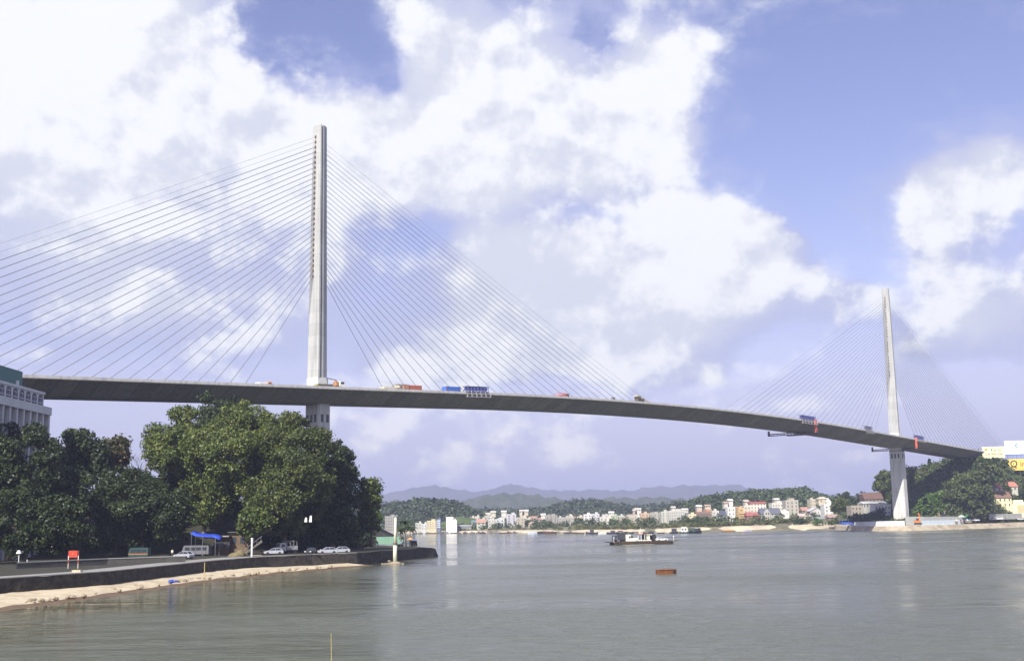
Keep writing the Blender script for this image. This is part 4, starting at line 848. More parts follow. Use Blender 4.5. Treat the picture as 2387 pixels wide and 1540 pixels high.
def billboard(label, x0, x1, yt, yb, Y, col, rz, legs=3.0, art=None):
    c = atY((x0 + x1) / 2, (yt + yb) / 2, Y); k = mpp(Y); w = (x1 - x0) * k / math.cos(R_(rz)); h = (yb - yt) * k
    r = thing('billboard', label, 'billboard', c - Vector((0, 0, h / 2 + legs)), rz)
    box_part('panel', paint('board_' + '_'.join('%02d' % int(q * 99) for q in col), col, .5), r, ((0, 0, legs + h / 2), (w, .3, h)))
    f = MB()
    for q in (-.42, -.14, .14, .42): f.tube([(q * w, .4, -3), (q * w, .4, legs + h)], .14, 6)
    for q in (0.1, .9): f.box((0, .3, legs + h * q), (w, .18, .18))
    f.build('support', STEEL, r)
    if art: art(r, w, h, legs)
    return r
def text_mesh(txt, size, name, m, parent, loc, align='CENTER', sx=1.0, bold=0.0):
    cu = bpy.data.curves.new(name, 'FONT'); cu.body = txt; cu.size = size; cu.align_x = align; cu.align_y = 'CENTER'; cu.extrude = .04; cu.offset = bold
    t = bpy.data.objects.new(name, cu); COL.objects.link(t); dg = bpy.context.evaluated_depsgraph_get(); me = bpy.data.meshes.new_from_object(t.evaluated_get(dg))
    bpy.data.objects.remove(t); me.materials.clear(); me.materials.append(m)
    o = link(name, me, parent, loc); o.rotation_euler.x = math.pi / 2; o.scale = (sx, 1, 1); return o
RED, ORNG = paint('sign_red', (.65, .06, .03)), paint('sign_orange', (.75, .22, .04)); GRN = paint('sign_green', (.10, .30, .14)); DARK = paint('sign_dark', (.05, .02, .02))
def art1(r, w, h, L):
    b = MB(); b.ball((-w * .33, -.17, L + h * .74), (w * .065, .05, h * .10), 9, 5); b.build('emblem', ORNG, r)
    text_mesh('Đại sứ', h * .26, 'lettering', GRN, r, (w * .12, -.19, L + h * .70), sx=1.25, bold=.03)
    text_mesh('unilà điện unlà', h * .22, 'lettering', RED, r, (0, -.19, L + h * .34), sx=1.1, bold=.03)
billboard('yellow billboard with orange emblem and red writing at the deck end', 2290.5, 2339, 1040.5, 1067, SY(2310, 58), (.80, .76, .44), -10, 2.2, art1)
def art2(r, w, h, L):
    b = MB(); n = 12; R0 = h * .15
    ring = lambda rr, ox: [(-w * .10 + ox + rr * math.cos(math.pi * (.35 + 1.25 * i / n)), -.18, L + h * .67 + rr * math.sin(math.pi * (.35 + 1.25 * i / n))) for i in range(n + 1)]
    a, c = ring(R0, 0), ring(R0 * .55, R0 * .22); b.loft([a, c], cap=False, closed=False); b.build('emblem', paint('emblem_teal', (.10, .30, .40)), r)
    text_mesh('V  .', h * .12, 'lettering', paint('sign_grey', (.45, .5, .42)), r, (-w * .06, -.19, L + h * .36))
    box_part('blue_band', paint('band_blue', (.10, .18, .50)), r, ((0, -.175, L + h * .04), (w, .04, h * .08)))
    text_mesh('Vi', h * .14, 'lettering', RED, r, (w * .16, -.2, L + h * .12))
billboard('white billboard with a blue crescent emblem, behind the yellow one', 2343, 2412, 1026.5, 1060, SY(2370, 105), (.88, .88, .88), -6, 4, art2)
def art3(r, w, h, L):
    text_mesh('Q', h * .80, 'lettering', DARK, r, (-w * .32, -.2, L + h * .56), bold=.10)
    b = MB(); b.ball((-w * .325, -.24, L + h * .60), (h * .05, .05, h * .09), 8, 5); b.build('emblem', RED, r)
    text_mesh('in', h * .62, 'lettering', RED, r, (-w * .06, -.2, L + h * .54), bold=.06)
    box_part('red_line', ORNG, r, ((w * .05, -.17, L + h * .14), (w * .7, .04, h * .045)))
billboard('bright yellow billboard with a dark letter Q, below the white one', 2350, 2425, 1069, 1095, SY(2380, 92), (.80, .60, .13), -6, 3, art3)
house('cream villa with a brown hipped roof below the red-roofed house', 2306, 2358, 1144, 1182, SY(2330, 36), (.70, .64, .36), 2, 'side', (.20, .11, .07), cols=5, rh=.42, dep=10, wfrac=(.25, .5))
house('upper house with a red tiled roof and a blue awning', 2299, 2336, 1126, 1146, SY(2318, 48), (.62, .60, .52), 1, 'side', (.42, .13, .08), cols=3, rh=.5)
box_part('awning', paint('awning_blue', (.10, .20, .60)), bpy.data.objects[[o.name for o in COL.objects if o.name.startswith('town_house')][-1]], ((1.0, -6.2, 2.6), (5.0, 1.6, .2)))
house('red-roofed house at the right edge behind the trees', 2347, 2372, 1122, 1144, SY(2360, 50), (.55, .54, .46), 1, 'side', (.46, .16, .10), cols=2, rh=.5)
def garage(r, w, h, dep, wm, rm):
    box_part('garage_door', mat('shutter', (.50, .44, .24), .6, .12, 3.0, stretch=(.2, 1, 6)), r, ((w * .16, -dep / 2, h * .45), (w * .30, .2, h * .72))); box_part('door', mat('dark_door', (.10, .04, .03), .6), r, ((-w * .30, -dep / 2, h * .5), (w * .16, .2, h * .46)))
    box_part('rooftop_room', wm, r, ((-w * .22, 0, h + 1.4), (w * .26, 3, 2.8)))
house('cream flat-roofed building with a shuttered garage door at the right edge', 2340, 2404, 1172, 1197, SY(2370, 22), (.74, .68, .44), 1, cols=2, win=False, extra=garage, rz=-4)
house('small yellow kiosk behind the grey wall', 2177, 2190, 1182, 1200, SY(2183, 27), (.78, .66, .22), 1, 'flat', cols=1, dep=4, name='kiosk', cat='kiosk')
house('small pinkish hut beside the yellow kiosk', 2190, 2203, 1187, 1202, SY(2196, 27), (.42, .33, .28), 1, 'side', (.45, .25, .18), cols=1, dep=4, name='hut', cat='hut')
def wall_run(label, name, pts, Y0, h, m, t=.4, cat='wall', dy=0):
    P = [atY(x, y, Y) for x, y, Y in pts]; o = P[0]; r = [[(p.x - o.x, p.y - o.y - t / 2, p.z - o.z - 1.5), (p.x - o.x, p.y - o.y - t / 2, p.z - o.z + h), (p.x - o.x, p.y - o.y + t / 2, p.z - o.z + h), (p.x - o.x, p.y - o.y + t / 2, p.z - o.z - 1.5)] for p in P]
    b = MB(); b.loft(r); w = b.build(name, m, None, loc=o); return tag(w, label, cat)
wall_run('low white painted barrier along the shore in front of the far pier', 'shore_barrier', [(1972, 1225, SY(1972, 7)), (2040, 1224, SY(2040, 7)), (2108, 1223, SY(2108, 7))], 0, 2.4, mat('barrier_white', (.72, .72, .70), .7, .15, .3))
wall_run('tall grey sheet fence behind the shore right of the far pier', 'sheet_fence', [(2110, 1217, SY(2110, 20)), (2150, 1217, SY(2150, 19)), (2200, 1216.5, SY(2200, 18)), (2245, 1216, SY(2245, 17))], 0, 3.4, mat('fence_grey', (.42, .43, .40), .7, .2, .8, stretch=(2, 1, .3)), cat='fence')
wall_run('pale blue-white low fence in front of the grey sheet fence', 'low_fence', [(2148, 1221, SY(2148, 8)), (2200, 1220, SY(2200, 8)), (2242, 1219, SY(2242, 8))], 0, 2.2, mat('fence_pale', (.62, .70, .72), .7, .2, .8, stretch=(2, 1, .3)), cat='fence')
wall_run('grey retaining wall below the cream villa', 'retaining_wall', [(2305, 1205, SY(2305, 18)), (2345, 1204, SY(2345, 18)), (2420, 1202, SY(2420, 18))], 0, 2.0, mat('ret_wall', (.42, .42, .38), .85, .2, .4))
def excavator():
    p = atY(2139, 1220, SY(2139, 9)); r = thing('excavator', 'small orange excavator with raised arm in front of the grey fence', 'excavator', p, 20)
    box_part('track', RUBBER, r, ((0, -1, .1), (3.4, .6, .9))); box_part('track', RUBBER, r, ((0, 1, .1), (3.4, .6, .9)))
    o = paint('machine_orange', (.70, .22, .05)); b = MB(); b.box((-.5, 0, 1.3), (3, 2.2, 1.2)); b.build('body', o, r); box_part('cab', GLASS, r, ((.4, .5, 2.4), (1.3, 1.1, 1.5)))
    b = MB(); b.tube([(.8, -.3, 1.6), (1.0, -.3, 4.6), (.2, -.3, 6.4)], [.35, .28, .22], 5); b.tube([(.2, -.3, 6.4), (1.6, -.3, 5.0)], .2, 5); b.build('arm', o, r)
excavator()
def umbrella(label, px, py, Y, w, h, col, rz=0):
    p = atY(px, py, Y); r = thing('parasol', label, 'parasol', p, rz); b = MB(); n = 10
    b.loft([[(w / 2 * math.cos(2 * math.pi * i / n), w / 2 * math.sin(2 * math.pi * i / n), h - w * .22) for i in range(n)], [(w * .28 * math.cos(2 * math.pi * i / n), w * .28 * math.sin(2 * math.pi * i / n), h - w * .07) for i in range(n)], [(.03 * math.cos(2 * math.pi * i / n), .03 * math.sin(2 * math.pi * i / n), h) for i in range(n)]], cap=False)
    b.build('canopy', paint('parasol_' + '_'.join('%02d' % int(q * 99) for q in col), col, .85), r); b = MB(); b.tube([(0, 0, -.8), (0, 0, h)], .06, 6); b.build('pole', STEEL, r)
umbrella('white parasol left of the green canopy on the right shore', 2241, 1214, SY(2241, 9), 4.0, 3.6, (.8, .8, .78))
tent('green canopy sheltering a stall under the huge tree on the right shore', 2258, 1215, SY(2258, 10), 6.6, 4.0, (.06, .20, .12), cat='canopy')
def stall(label, px, py, Y, w, cols, rz=0):
    p = atY(px, py, Y); r = thing('market_stall', label, 'stall', p, rz); box_part('counter', mat('stall_wood', (.20, .16, .12), .8, .2, 2), r, ((0, 0, .3), (w, 1.0, 1.3)))
    for i, c in enumerate(cols): box_part('goods', paint('goods_' + '_'.join('%02d' % int(q * 99) for q in c), c, .8), r, (((i + .5) * w / len(cols) - w / 2, 0, 1.2 + .15 * (i % 2)), (w / len(cols) * .8, .8, .5 + .3 * (i % 2))))
stall('stall piled with dark and lilac goods under the white parasol', 2238, 1217, SY(2238, 8), 3.4, [(.15, .08, .2), (.06, .05, .12), (.4, .35, .55)])
stall('stall with blue and white goods under the green canopy', 2256, 1216, SY(2256, 8), 4.0, [(.1, .15, .5), (.65, .68, .75), (.2, .45, .6), (.08, .12, .16)])
stall('cream box stand left of the stalls on the right shore', 2226, 1217, SY(2226, 8), 2.8, [(.72, .66, .46), (.75, .70, .55)])
car('grey-white car at the end of the stalls under the huge tree', atY(2274, 1214, SY(2274, 9)), 178, (.60, .60, .60))
car('white car at the right edge of the photo on the far quay', atY(2379, 1211, SY(2379, 9)), 200, (.75, .75, .74))
truck('pickup_truck', 'low white flatbed truck below the cream garage building', atY(2325, 1212.5, SY(2325, 9)), 180, (.75, .75, .75), (.72, .72, .70), 6.0, 'open')

# ------------------------------------------------------------------ boats
BR, DK = (.10, .06, .045), (.035, .035, .045)
boat('barge', 'long brown laden barge near the far shore left of centre', 1281, 1243, 9.5, 3.2, 2, BR, None, load=(.13, .07, .06), cat='barge')
boat('fishing_boat', 'pale blue and white boat at the left end of the brown barge', 1241, 1243.5, 6.6, 2.4, 4, (.55, .60, .66), (.70, .72, .72))
boat('barge', 'second dark barge lying behind the long brown barge', 1262, 1242.6, 8, 3, 3, DK, None, load=(.08, .06, .05), cat='barge')
boat('fishing_boat', 'dark boat with a tall wheelhouse left of the twin dark boats', 1381, 1243.5, 9, 2.8, 175, DK, (.07, .06, .06), cab=(.3, .6, 2.0, .05))
boat('fishing_boat', 'slim white rowing boat beside the twin dark boats', 1406, 1243.5, 6.5, 1.8, 3, (.65, .68, .62))
boat('fishing_boat', 'left one of the twin dark boats with a mast', 1428, 1243.5, 8, 2.6, 5, DK, (.09, .08, .09), mast=2.4)
boat('fishing_boat', 'right one of the twin dark boats with pinkish cabin', 1446, 1243.5, 8.6, 2.6, 3, DK, (.26, .16, .16), mast=2.6)
boat('rowing_boat', 'tiny dark rowing boat right of the twin dark boats', 1471, 1243.6, 3.2, 1.2, 3, DK)
boat('rowing_boat', 'tiny dark boat just above the ferry wheelhouse', 1517, 1242.8, 3.4, 1.3, 3, DK, (.10, .10, .09), cab=(.5, .7, .8, 0))
boat('tugboat', 'short dark tug left of the white car ferry near the shore', 1571, 1243, 5.2, 2.4, 8, DK, (.06, .06, .06), cab=(.55, .75, 2.2, 0), cat='tug')
boat('car_ferry', 'small ferry with a white wheelhouse near the far shore', 1609, 1242.3, 13.5, 4.0, 2, (.03, .07, .06), (.78, .78, .72), cab=(.24, .7, 3.2, -.30), cat='ferry')
truck('lorry', 'dark green lorry standing on the small ferry near the shore', atZ(1614, 1242.3, 0) + Vector((0, 0, .75)), 4, (.06, .10, .08), (.05, .09, .07), 5.2, 'box', H=2.6)
truck('lorry', 'black lorry at the right end of the small ferry near the shore', atZ(1626, 1242.1, 0) + Vector((0, 0, .75)), 4, (.03, .03, .04), (.04, .04, .05), 3.4, 'box', H=2.0)
boat('sampan', 'narrow wooden sampan with an orange heap by the sand', 1698, 1238.6, 9, 1.7, 2, (.20, .11, .05), None, load=(.42, .22, .06), cat='sampan', h=.5)
boat('sampan', 'pale lilac boat drawn up at the sand right of the wooden sampan', 1742, 1237.5, 6, 2.0, 4, (.50, .46, .58), (.58, .56, .64), cab=(.4, .6, .8, 0), cat='sampan', h=.5)
gb = random.Random(3)
for i in range(17):
    x = 968 + i * 14.5 + gb.uniform(-3, 3)
    boat('moored_boat', 'small dark boat moored in the row along the far sand on the left', x, interp(x, SHORE) + .6 + gb.uniform(-.2, .5), gb.uniform(3.4, 5.2), 1.5, gb.choice([0, 5, 180, 170]), gb.choice([DK, BR, (.14, .13, .13), (.2, .18, .17)]), gb.choice([None, (.12, .11, .11), (.3, .3, .32)]), group='boats moored along the far sand', cab=(.4, .7, .9, 0), h=.6)
for i, x in enumerate((1322, 1338, 1352, 1494, 1540)):
    boat('moored_boat', 'low dark skiff lying off the far sand around the middle of the town', x, 1242.8, 4.6, 1.5, 3, gb.choice([DK, BR]), None, group='dark skiffs off the far sand', h=.55)
def ferry():
    p = atZ(1494, 1268, 0); p.z = 0; Y = p.y; k = mpp(Y); L = 166 * k
    r = thing('car_ferry', 'large open-deck ferry with a cream wheelhouse crossing the strait', 'ferry', p, 13); W = 6.6; r.scale.z = .86; x = L / 2
    hm = mat('ferry_hull', (.085, .05, .03), .8, .35, .5, stretch=(1, 1, 3), col2=(.05, .045, .03)); b = MB()
    b.loft([[(q * x, -W / 2 * w, z1), (q * x, -W / 2 * w * .9, -.3), (q * x, W / 2 * w * .9, -.3), (q * x, W / 2 * w, z1)] for q, w, z1 in ((-.84, .9, 1.05), (-.7, 1, 1.0), (.7, 1, 1.0), (.86, .9, 1.1))])
    b.box((0, -W / 2 + .06, 1.25), (L * .80, .10, .5)); b.box((0, W / 2 - .06, 1.25), (L * .80, .10, .5)); b.build('hull', hm, r)
    box_part('car_deck', mat('ferry_deck', (.20, .15, .13), .9, .2, .6), r, ((0, 0, 1.04), (L * .82, W - .3, .06)))
    for s in (-1, 1):
        q = MB(); q.loft([[(s * x * .84, -W * .42, .85), (s * x * .84, W * .42, .85), (s * x * .84, W * .42, 1.08), (s * x * .84, -W * .42, 1.08)], [(s * x * 1.03, -W * .40, 1.35), (s * x * 1.03, W * .40, 1.35), (s * x * 1.03, W * .40, 1.5), (s * x * 1.03, -W * .40, 1.5)]]); q.build('ramp', hm, r)
    wm = mat('ferry_cream', (.76, .72, .58), .6, .10, .8)
    c = MB(); c.box((-.215 * L, -1.2, 2.6), (.06 * L, 3.2, 3.2)); c.box((-.14 * L, -2.4, 1.9), (.11 * L, 1.2, 1.8)); c.box((.0 * L, -2.5, 1.45), (.22 * L, 1.0, .9)); h = c.build('deck_house', wm, r)
    box_part('window', GLASS, h, ((-.215 * L + .4, -2.82, 3.1), (.5, .08, .9)), ((-.170 * L, -3.02, 3.2), (.9, .08, .8)))
    for i in range(6): box_part('window', GLASS, h, ((-.085 * L + i * .032 * L, -3.02, 1.5), (.22, .06, .45)))
    b = MB(); b.box((-.03 * L, -1.4, 4.3), (.11 * L, 3.0, .22)); b.build('roof', mat('ferry_red', (.36, .10, .09), .7, .2, 1), r)
    b = MB(); b.box((-.02 * L, -1.2, 4.9), (.035 * L, 1.6, 1.0)); w = b.build('wheelhouse', wm, r); box_part('window', GLASS, w, ((-.02 * L, -2.02, 5.0), (.02 * L, .06, .4)))
    for q in (-.075, -.03, .02): b = MB(); b.tube([(q * L, -2.6, 1), (q * L, -2.6, 4.3)], .10, 6); b.build('post', WHITE, r)
    b = MB(); b.tube([(-.02 * L, -1.2, 5.3), (-.02 * L, -1.2, 7.0)], [.08, .05], 6); b.build('mast', WHITE, r)
    for q in (-.425, .44): b = MB(); b.tube([(q * L, -2.6, 1), (q * L, -2.6, 3.0)], .08, 6); b.ball((q * L, -2.6, 3.1), .22, 8, 5); b.build('ramp_light', WHITE, r)
    b = MB(); b.box((.10 * L, -1.0, 4.0), (.07 * L, 2.4, .25)); b.box((.09 * L, -1.0, 2.6), (.03 * L, 1.6, 2.8)); b.build('funnel_house', wm, r)
    F = lambda q, y: p + Matrix.Rotation(R_(13), 3, 'Z') @ Vector((q * L, y, 1.07))
    truck('lorry', 'dark box lorry standing on the left half of the large ferry', F(-.31, -.6), 193, (.10, .10, .11), (.05, .055, .06), 5.6, 'box', H=3.3)
    truck('lorry', 'black lorry standing behind the funnel of the large ferry', F(.125, .9), 13, (.03, .03, .03), (.035, .04, .035), 5.0, 'box', H=2.9)
    car('white car parked on the right half of the large ferry', F(.29, -.8), 13, (.75, .75, .75))
    car('dark car parked on the ferry between the funnel and the white car', F(.215, .6), 13, (.06, .05, .05))
    q = MB(); v = []
    for i in range(14): q.box((-.30 * L + i * .032 * L, -W / 2 - .35 - .2 * math.sin(i), .035), (.03 * L * 1.2, .5 + .3 * math.sin(i * 2.1), .05))
    wk = q.build('wake', mat('foam', (.62, .62, .56), .7, .2, 1.5)); wk.location = p; wk.rotation_euler.z = R_(13); tag(wk, kind='structure')
ferry()
def rusty_barge():
    p = atZ(1552, 1336, 0); k = mpp(p.y); r = thing('mooring_pontoon', 'rusty orange steel pontoon floating alone in the strait', 'pontoon', p, 8)
    L = 42 * k; b = MB(); rust = mat('rust', (.24, .08, .022), .9, .35, 1.6, .03, col2=(.16, .06, .025))
    b.loft([[(-L / 2, -1.0, -.5), (L / 2, -1.0, -.5), (L / 2, 1.0, -.5), (-L / 2, 1.0, -.5)], [(-L / 2, -1.0, .66), (L / 2, -1.0, .74), (L / 2, 1.0, .74), (-L / 2, 1.0, .66)]]); b.build('hull', rust, r)
    f = MB()
    for i in range(9): f.box((-L / 2 + (i + .5) * L / 9, -1.02, .2), (.09, .10, 1.0))
    f.box((0, -1.02, .68), (L, .12, .08)); f.build('fender', mat('dark_rust', (.10, .04, .02), .9, .3, 2), r)
    f = MB(); f.tube([(-.3, 0, .65), (-.3, 0, 1.0), (.1, 0, 1.0), (.1, 0, .65)], .06, 6); f.build('mooring_ring', STEEL, r)
    box_part('patch', mat('black_patch', (.02, .018, .015), .9), r, ((L * .38, -1.07, .25), (L * .16, .05, .7)))
rusty_barge()
# ------------------------------------------------------------------ left bank: hotel, quay, parked vehicles
def hotel():
    """grey hotel: its long front faces the strait and runs away from the camera"""
    near, far = atY(4, 882, 248), atY(109, 905, 272); zt = 41.0
    fx = far.x - 0.6; Y1 = 272.0; r = thing('hotel', 'grey multi-storey hotel with arched windows and a green rooftop room at the left edge', 'hotel', (fx, Y1, QZ))
    H = (atY(109, 905, Y1).z - QZ) - 1.5; D = 36; wm = mat('hotel_wall', (.60, .59, .60), .85, .10, .3)
    k = mpp(Y1); h2 = atY(128, 950, Y1 + 2).z - QZ                    # top of the wider lower storeys
    b = MB(); b.box((-9, -D / 2, (h2 + H) / 2), (18, D, H - h2)); b.box((-9, -D / 2, H + .3), (18.5, D + .5, .6)); b.build('upper_storey', wm, r)
    b = MB(); b.box((-9.3, -D / 2 + 1.0, h2 - .9), (21.1, D + 2.0, 1.8)); b.box((-9.6, -D / 2 + 1.2, (h2 - 1.8) / 2 - 2), (17.4, D + 2.4, h2 - 1.8 + 4))
    fl = 6.6
    for z in (h2 - 9.0, h2 - 16.2): b.box((-9.3, -D / 2 + 1.0, z), (21.0, D + 1.9, 1.2))
    for i in range(11): b.box((.45, 1.4 - i * 3.55, (h2 - 1.8) / 2 - 2), (1.1, .8, h2 + 2.2))
    b.build('wall', wm, r)
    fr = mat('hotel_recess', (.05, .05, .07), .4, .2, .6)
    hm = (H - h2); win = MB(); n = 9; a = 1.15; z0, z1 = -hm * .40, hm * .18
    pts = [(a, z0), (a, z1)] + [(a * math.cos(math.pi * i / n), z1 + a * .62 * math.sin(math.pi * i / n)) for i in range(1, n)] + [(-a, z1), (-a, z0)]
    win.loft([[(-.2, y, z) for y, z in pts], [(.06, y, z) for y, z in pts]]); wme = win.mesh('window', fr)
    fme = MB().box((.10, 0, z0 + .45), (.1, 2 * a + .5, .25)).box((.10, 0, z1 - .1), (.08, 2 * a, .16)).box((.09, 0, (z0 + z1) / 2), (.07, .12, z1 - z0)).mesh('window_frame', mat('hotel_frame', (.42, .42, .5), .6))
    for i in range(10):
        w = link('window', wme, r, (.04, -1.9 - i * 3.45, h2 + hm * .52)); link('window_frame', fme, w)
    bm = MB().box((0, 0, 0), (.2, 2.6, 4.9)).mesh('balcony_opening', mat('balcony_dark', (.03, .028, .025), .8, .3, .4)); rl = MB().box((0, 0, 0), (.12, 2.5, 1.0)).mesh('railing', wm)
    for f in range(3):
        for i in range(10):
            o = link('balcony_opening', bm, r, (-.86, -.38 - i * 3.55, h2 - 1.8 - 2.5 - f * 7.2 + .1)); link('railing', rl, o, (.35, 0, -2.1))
    g = MB(); gy = atY(76, 872, 262).y - Y1; g.box((-7, gy - 14, H + 2.2), (12, 28, 3.9)); g.build('rooftop_room', mat('green_sheet', (.07, .17, .155), .6, .12, .6, stretch=(1, 3, .2)), r)
    box_part('vent', WHITE, r, ((-.6, gy - 3.5, H + 1.1), (.5, .5, 1.3)))
hotel()
# sign on two banded posts
def sign():
    p = atZ(170, 1324, QZ); k = mpp(p.y); r = thing('sign_board', 'red rectangular sign on two red-white banded posts at the quay edge', 'sign', p, -8)
    h = 40 * k; s = MB()
    for nm, z0, z1, c in (('a', 0, .28, (.55, .50, .42)), ('b', .28, .50, (.5, .08, .05)), ('c', .50, .72, (.75, .72, .66)), ('d', .72, 1.0, (.30, .06, .04))):
        for x in (-12 * k, 12 * k): b = MB(); b.tube([(x, 0, z0 * h - (.4 if z0 == 0 else 0)), (x, 0, z1 * h)], .075, 7); b.build('post', paint('band_' + nm, c), r)
    box_part('board', mat('sign_face', (.48, .06, .03), .6, .1, .8), r, ((0, -.1, h - 7.5 * k), (20.5 * k, .1, 15.5 * k)))
    q = text_mesh('A', 5 * k, 'lettering', paint('sign_pale', (.6, .3, .2)), r, (0, -.17, h - 7.5 * k))
sign()
def low_wall():
    b = MB(); P = [atZ(x, y, QZ) for x, y in ((38, 1325), (120, 1321), (250, 1315), (340, 1312), (432, 1309))]; o = P[0]; r = []
    for p in P: t = .9 + (p.y - o.y) * .004; r.append([(p.x - o.x, p.y - o.y, -.3), (p.x - o.x, p.y - o.y, t), (p.x - o.x - .2, p.y - o.y + .5, t), (p.x - o.x - .2, p.y - o.y + .5, -.3)])
    b.loft(r); w = b.build('low_wall', mat('low_wall', (.09, .085, .075), .9, .25, .5, stretch=(1, 1, .4)), None, loc=o); tag(w, 'low grey wall along the inner edge of the quay behind the red sign', 'wall')  # wall tone lowered too, left bank shade painted into it
    c = MB(); c.loft([[(q[1][0] + .06, q[1][1] - .06, q[1][2] + .004), (q[1][0] + .06, q[1][1] - .06, q[1][2] + .16), (q[2][0], q[2][1] + .1, q[1][2] + .16), (q[2][0], q[2][1] + .1, q[1][2] + .004)] for q in r]); c.build('coping', mat('coping', (.3, .29, .26), .9), w)
low_wall()
def post(name, label, px, py, ytop, rad, m, cat='post', group=None, head=None):
    p = atZ(px, py, QZ); k = mpp(p.y); r = thing(name, label, cat, p, 0, group); h = (py - ytop) * k; b = MB(); b.tube([(0, 0, -.4), (0, 0, h)], rad, 8); b.build('pole', m, r)
    if head: head(r, h, k)
    return r
def lamp_head(r, h, k): b = MB(); b.loft([[(1.05 * k * 5 * a, 1.05 * k * 5 * c, h) for a, c in ((-1, -1), (1, -1), (1, 1), (-1, 1))], [(k * 2 * a, k * 2 * c, h + 7 * k) for a, c in ((-1, -1), (1, -1), (1, 1), (-1, 1))]]); b.build('lamp_head', WHITE, r)
post('garden_lamp', 'short post with a white cap left of the red sign', 43, 1318, 1290, .07, WHITE, 'lamp', head=lamp_head)
post('bollard', 'pale stubby bollard beside the short white-capped post', 63, 1321, 1304, .14, CONC)
def dark_board(r, h, k): box_part('board', mat('board_dark', (.05, .055, .05), .7, .2, 1), r, ((0, 0, h - 4 * k), (9 * k, .12, 9 * k)))
post('notice_post', 'white post with a dark board in front of the earth mound', 586.5, 1297, 1254, .18, WHITE, 'sign post', head=dark_board)
def buttress():
    b = MB(); g = random.Random(2); p = atZ(178, 1365, .5); rr = []
    for z, w in ((-.5, 1.0), (.4, .95), (1.2, .8), (1.9, .95), (2.35, .8)): rr.append([(a * w * .75 + g.uniform(-.12, .12), c * w * .8 + g.uniform(-.1, .1), z) for a, c in ((-1, -.7), (0, -1), (1, -.7), (1, .7), (0, 1), (-1, .7))])
    b.loft(rr); o = b.build('stone_buttress', mat('pale_stone', (.46, .40, .28), .95, .25, 1.4, .08), None, loc=p); tag(o, 'crumbling pale stone buttress jutting from the sea wall below the red sign', 'buttress')
    p = atZ(592, 1306, 1.4); b = MB(); b.loft([[(-1.3, 2.2, -2.2), (1.2, 2.2, -2.2), (1.2, 2.2, 1.2), (-1.3, 2.2, 1.2)], [(-1.3, -1.2, -2.2), (1.5, -1.2, -2.2), (1.5, -1.2, .5), (-1.3, -1.2, .5)], [(-1.3, -3, -2.2), (1.7, -3, -2.2), (1.7, -3, -.6), (-1.3, -3, -.6)]])
    o = b.build('boat_ramp', mat('ramp_stone', (.30, .27, .22), .95, .25, .8, .03), None, loc=p); tag(o, 'short paved ramp breaking through the sea wall below the white notice post', 'ramp')
buttress()
def stick(name, label, px, py, yt, rad, m, lean=0, Z=.4, cat='stick'):
    p = atZ(px, py, Z); k = mpp(p.y); b = MB(); b.tube([(0, 0, -.6), (lean * .5, 0, (py - yt) * k * .5), (lean, 0, (py - yt) * k)], [rad, rad * .9, rad * .7], 6); o = b.build(name, m, None, loc=p); tag(o, label, cat)
YEL = mat('bamboo', (.48, .38, .12), .7, .15, 2.0)
stick('bamboo_stake', 'thin yellow bamboo stake standing in the narrow sand strip', 476, 1345, 1311, .07, YEL)
stick('bamboo_stake', 'long thin yellow stake rising out of the water at the bottom edge', 772.5, 1545, 1478, .022, YEL, -.05, 0)
def heap():
    b = MB(); g = random.Random(4)
    for _ in range(6): b.ball((g.uniform(-.5, .5), g.uniform(-.4, .4), .15), (g.uniform(.2, .4), .3, g.uniform(.15, .32)), 7, 4)
    o = b.build('tarpaulin_heap', mat('blue_bag', (.06, .09, .40), .7, .2, 2), None, loc=atZ(404, 1356, .5)); tag(o, 'small crumpled blue tarpaulin heap on the sand strip', 'tarpaulin')
heap()
rock_m = mat('rock', (.30, .25, .17), .95, .3, 1.5, .06); rg = random.Random(8)
rb = []
for i in range(4):
    b = MB(); b.ball((0, 0, 0), (rg.uniform(.3, .5), rg.uniform(.25, .4), rg.uniform(.2, .32)), 7, 5); b.v = [tuple(c * (1 + rg.uniform(-.2, .2)) for c in v) for v in b.v]; rb.append(b.mesh('rock', rock_m))
for i in range(64):
    x = rg.uniform(60, 800); p = atZ(x, interp(x, [(0, 1412), (180, 1391), (350, 1366), (500, 1345), (650, 1331), (830, 1315)]) - rg.uniform(0, 9) * (1 - x / 1100), .38)
    o = link('rock', rb[i % 4], None, p, rg.uniform(0, 6)); s = rg.uniform(.3, 1.15) * (.6 + p.y / 350); o.scale = (s, s, s); tag(o, 'small loose brownish stone on the sandy strip below the sea wall', 'stone', 'stones scattered on the sandy strip')
def tip_rocks():
    g = random.Random(6); more = [(g.uniform(820, 1000), 0, g.uniform(.5, 1.1)) for _ in range(34)]; more = [(x, interp(x, [(820, 1314), (915, 1306), (985, 1295), (1000, 1292)]) + g.uniform(-3, 1), s) for x, _, s in more]
    for i, (x, y, s) in enumerate(more + list(((990, 1289, 2.4), (998, 1291, 1.8), (1005, 1292.5, 1.2), (1012, 1293, .8), (984, 1292, 1.6), (940, 1300, 1.2), (905, 1306, 1.0), (1018, 1293, .5), (992, 1286, 2.0), (996, 1288, 2.0)))):
        o = link('boulder', rb[i % 4], None, atZ(x, y, .1), g.uniform(0, 6)); o.scale = (s * 2.4, s * 2, s * 1.6); o.data = rb[i % 4]; tag(o, 'dark boulder at the foot of the sea wall by the tip of the left bank', 'boulder', 'boulders at the tip of the left bank')
tip_rocks()
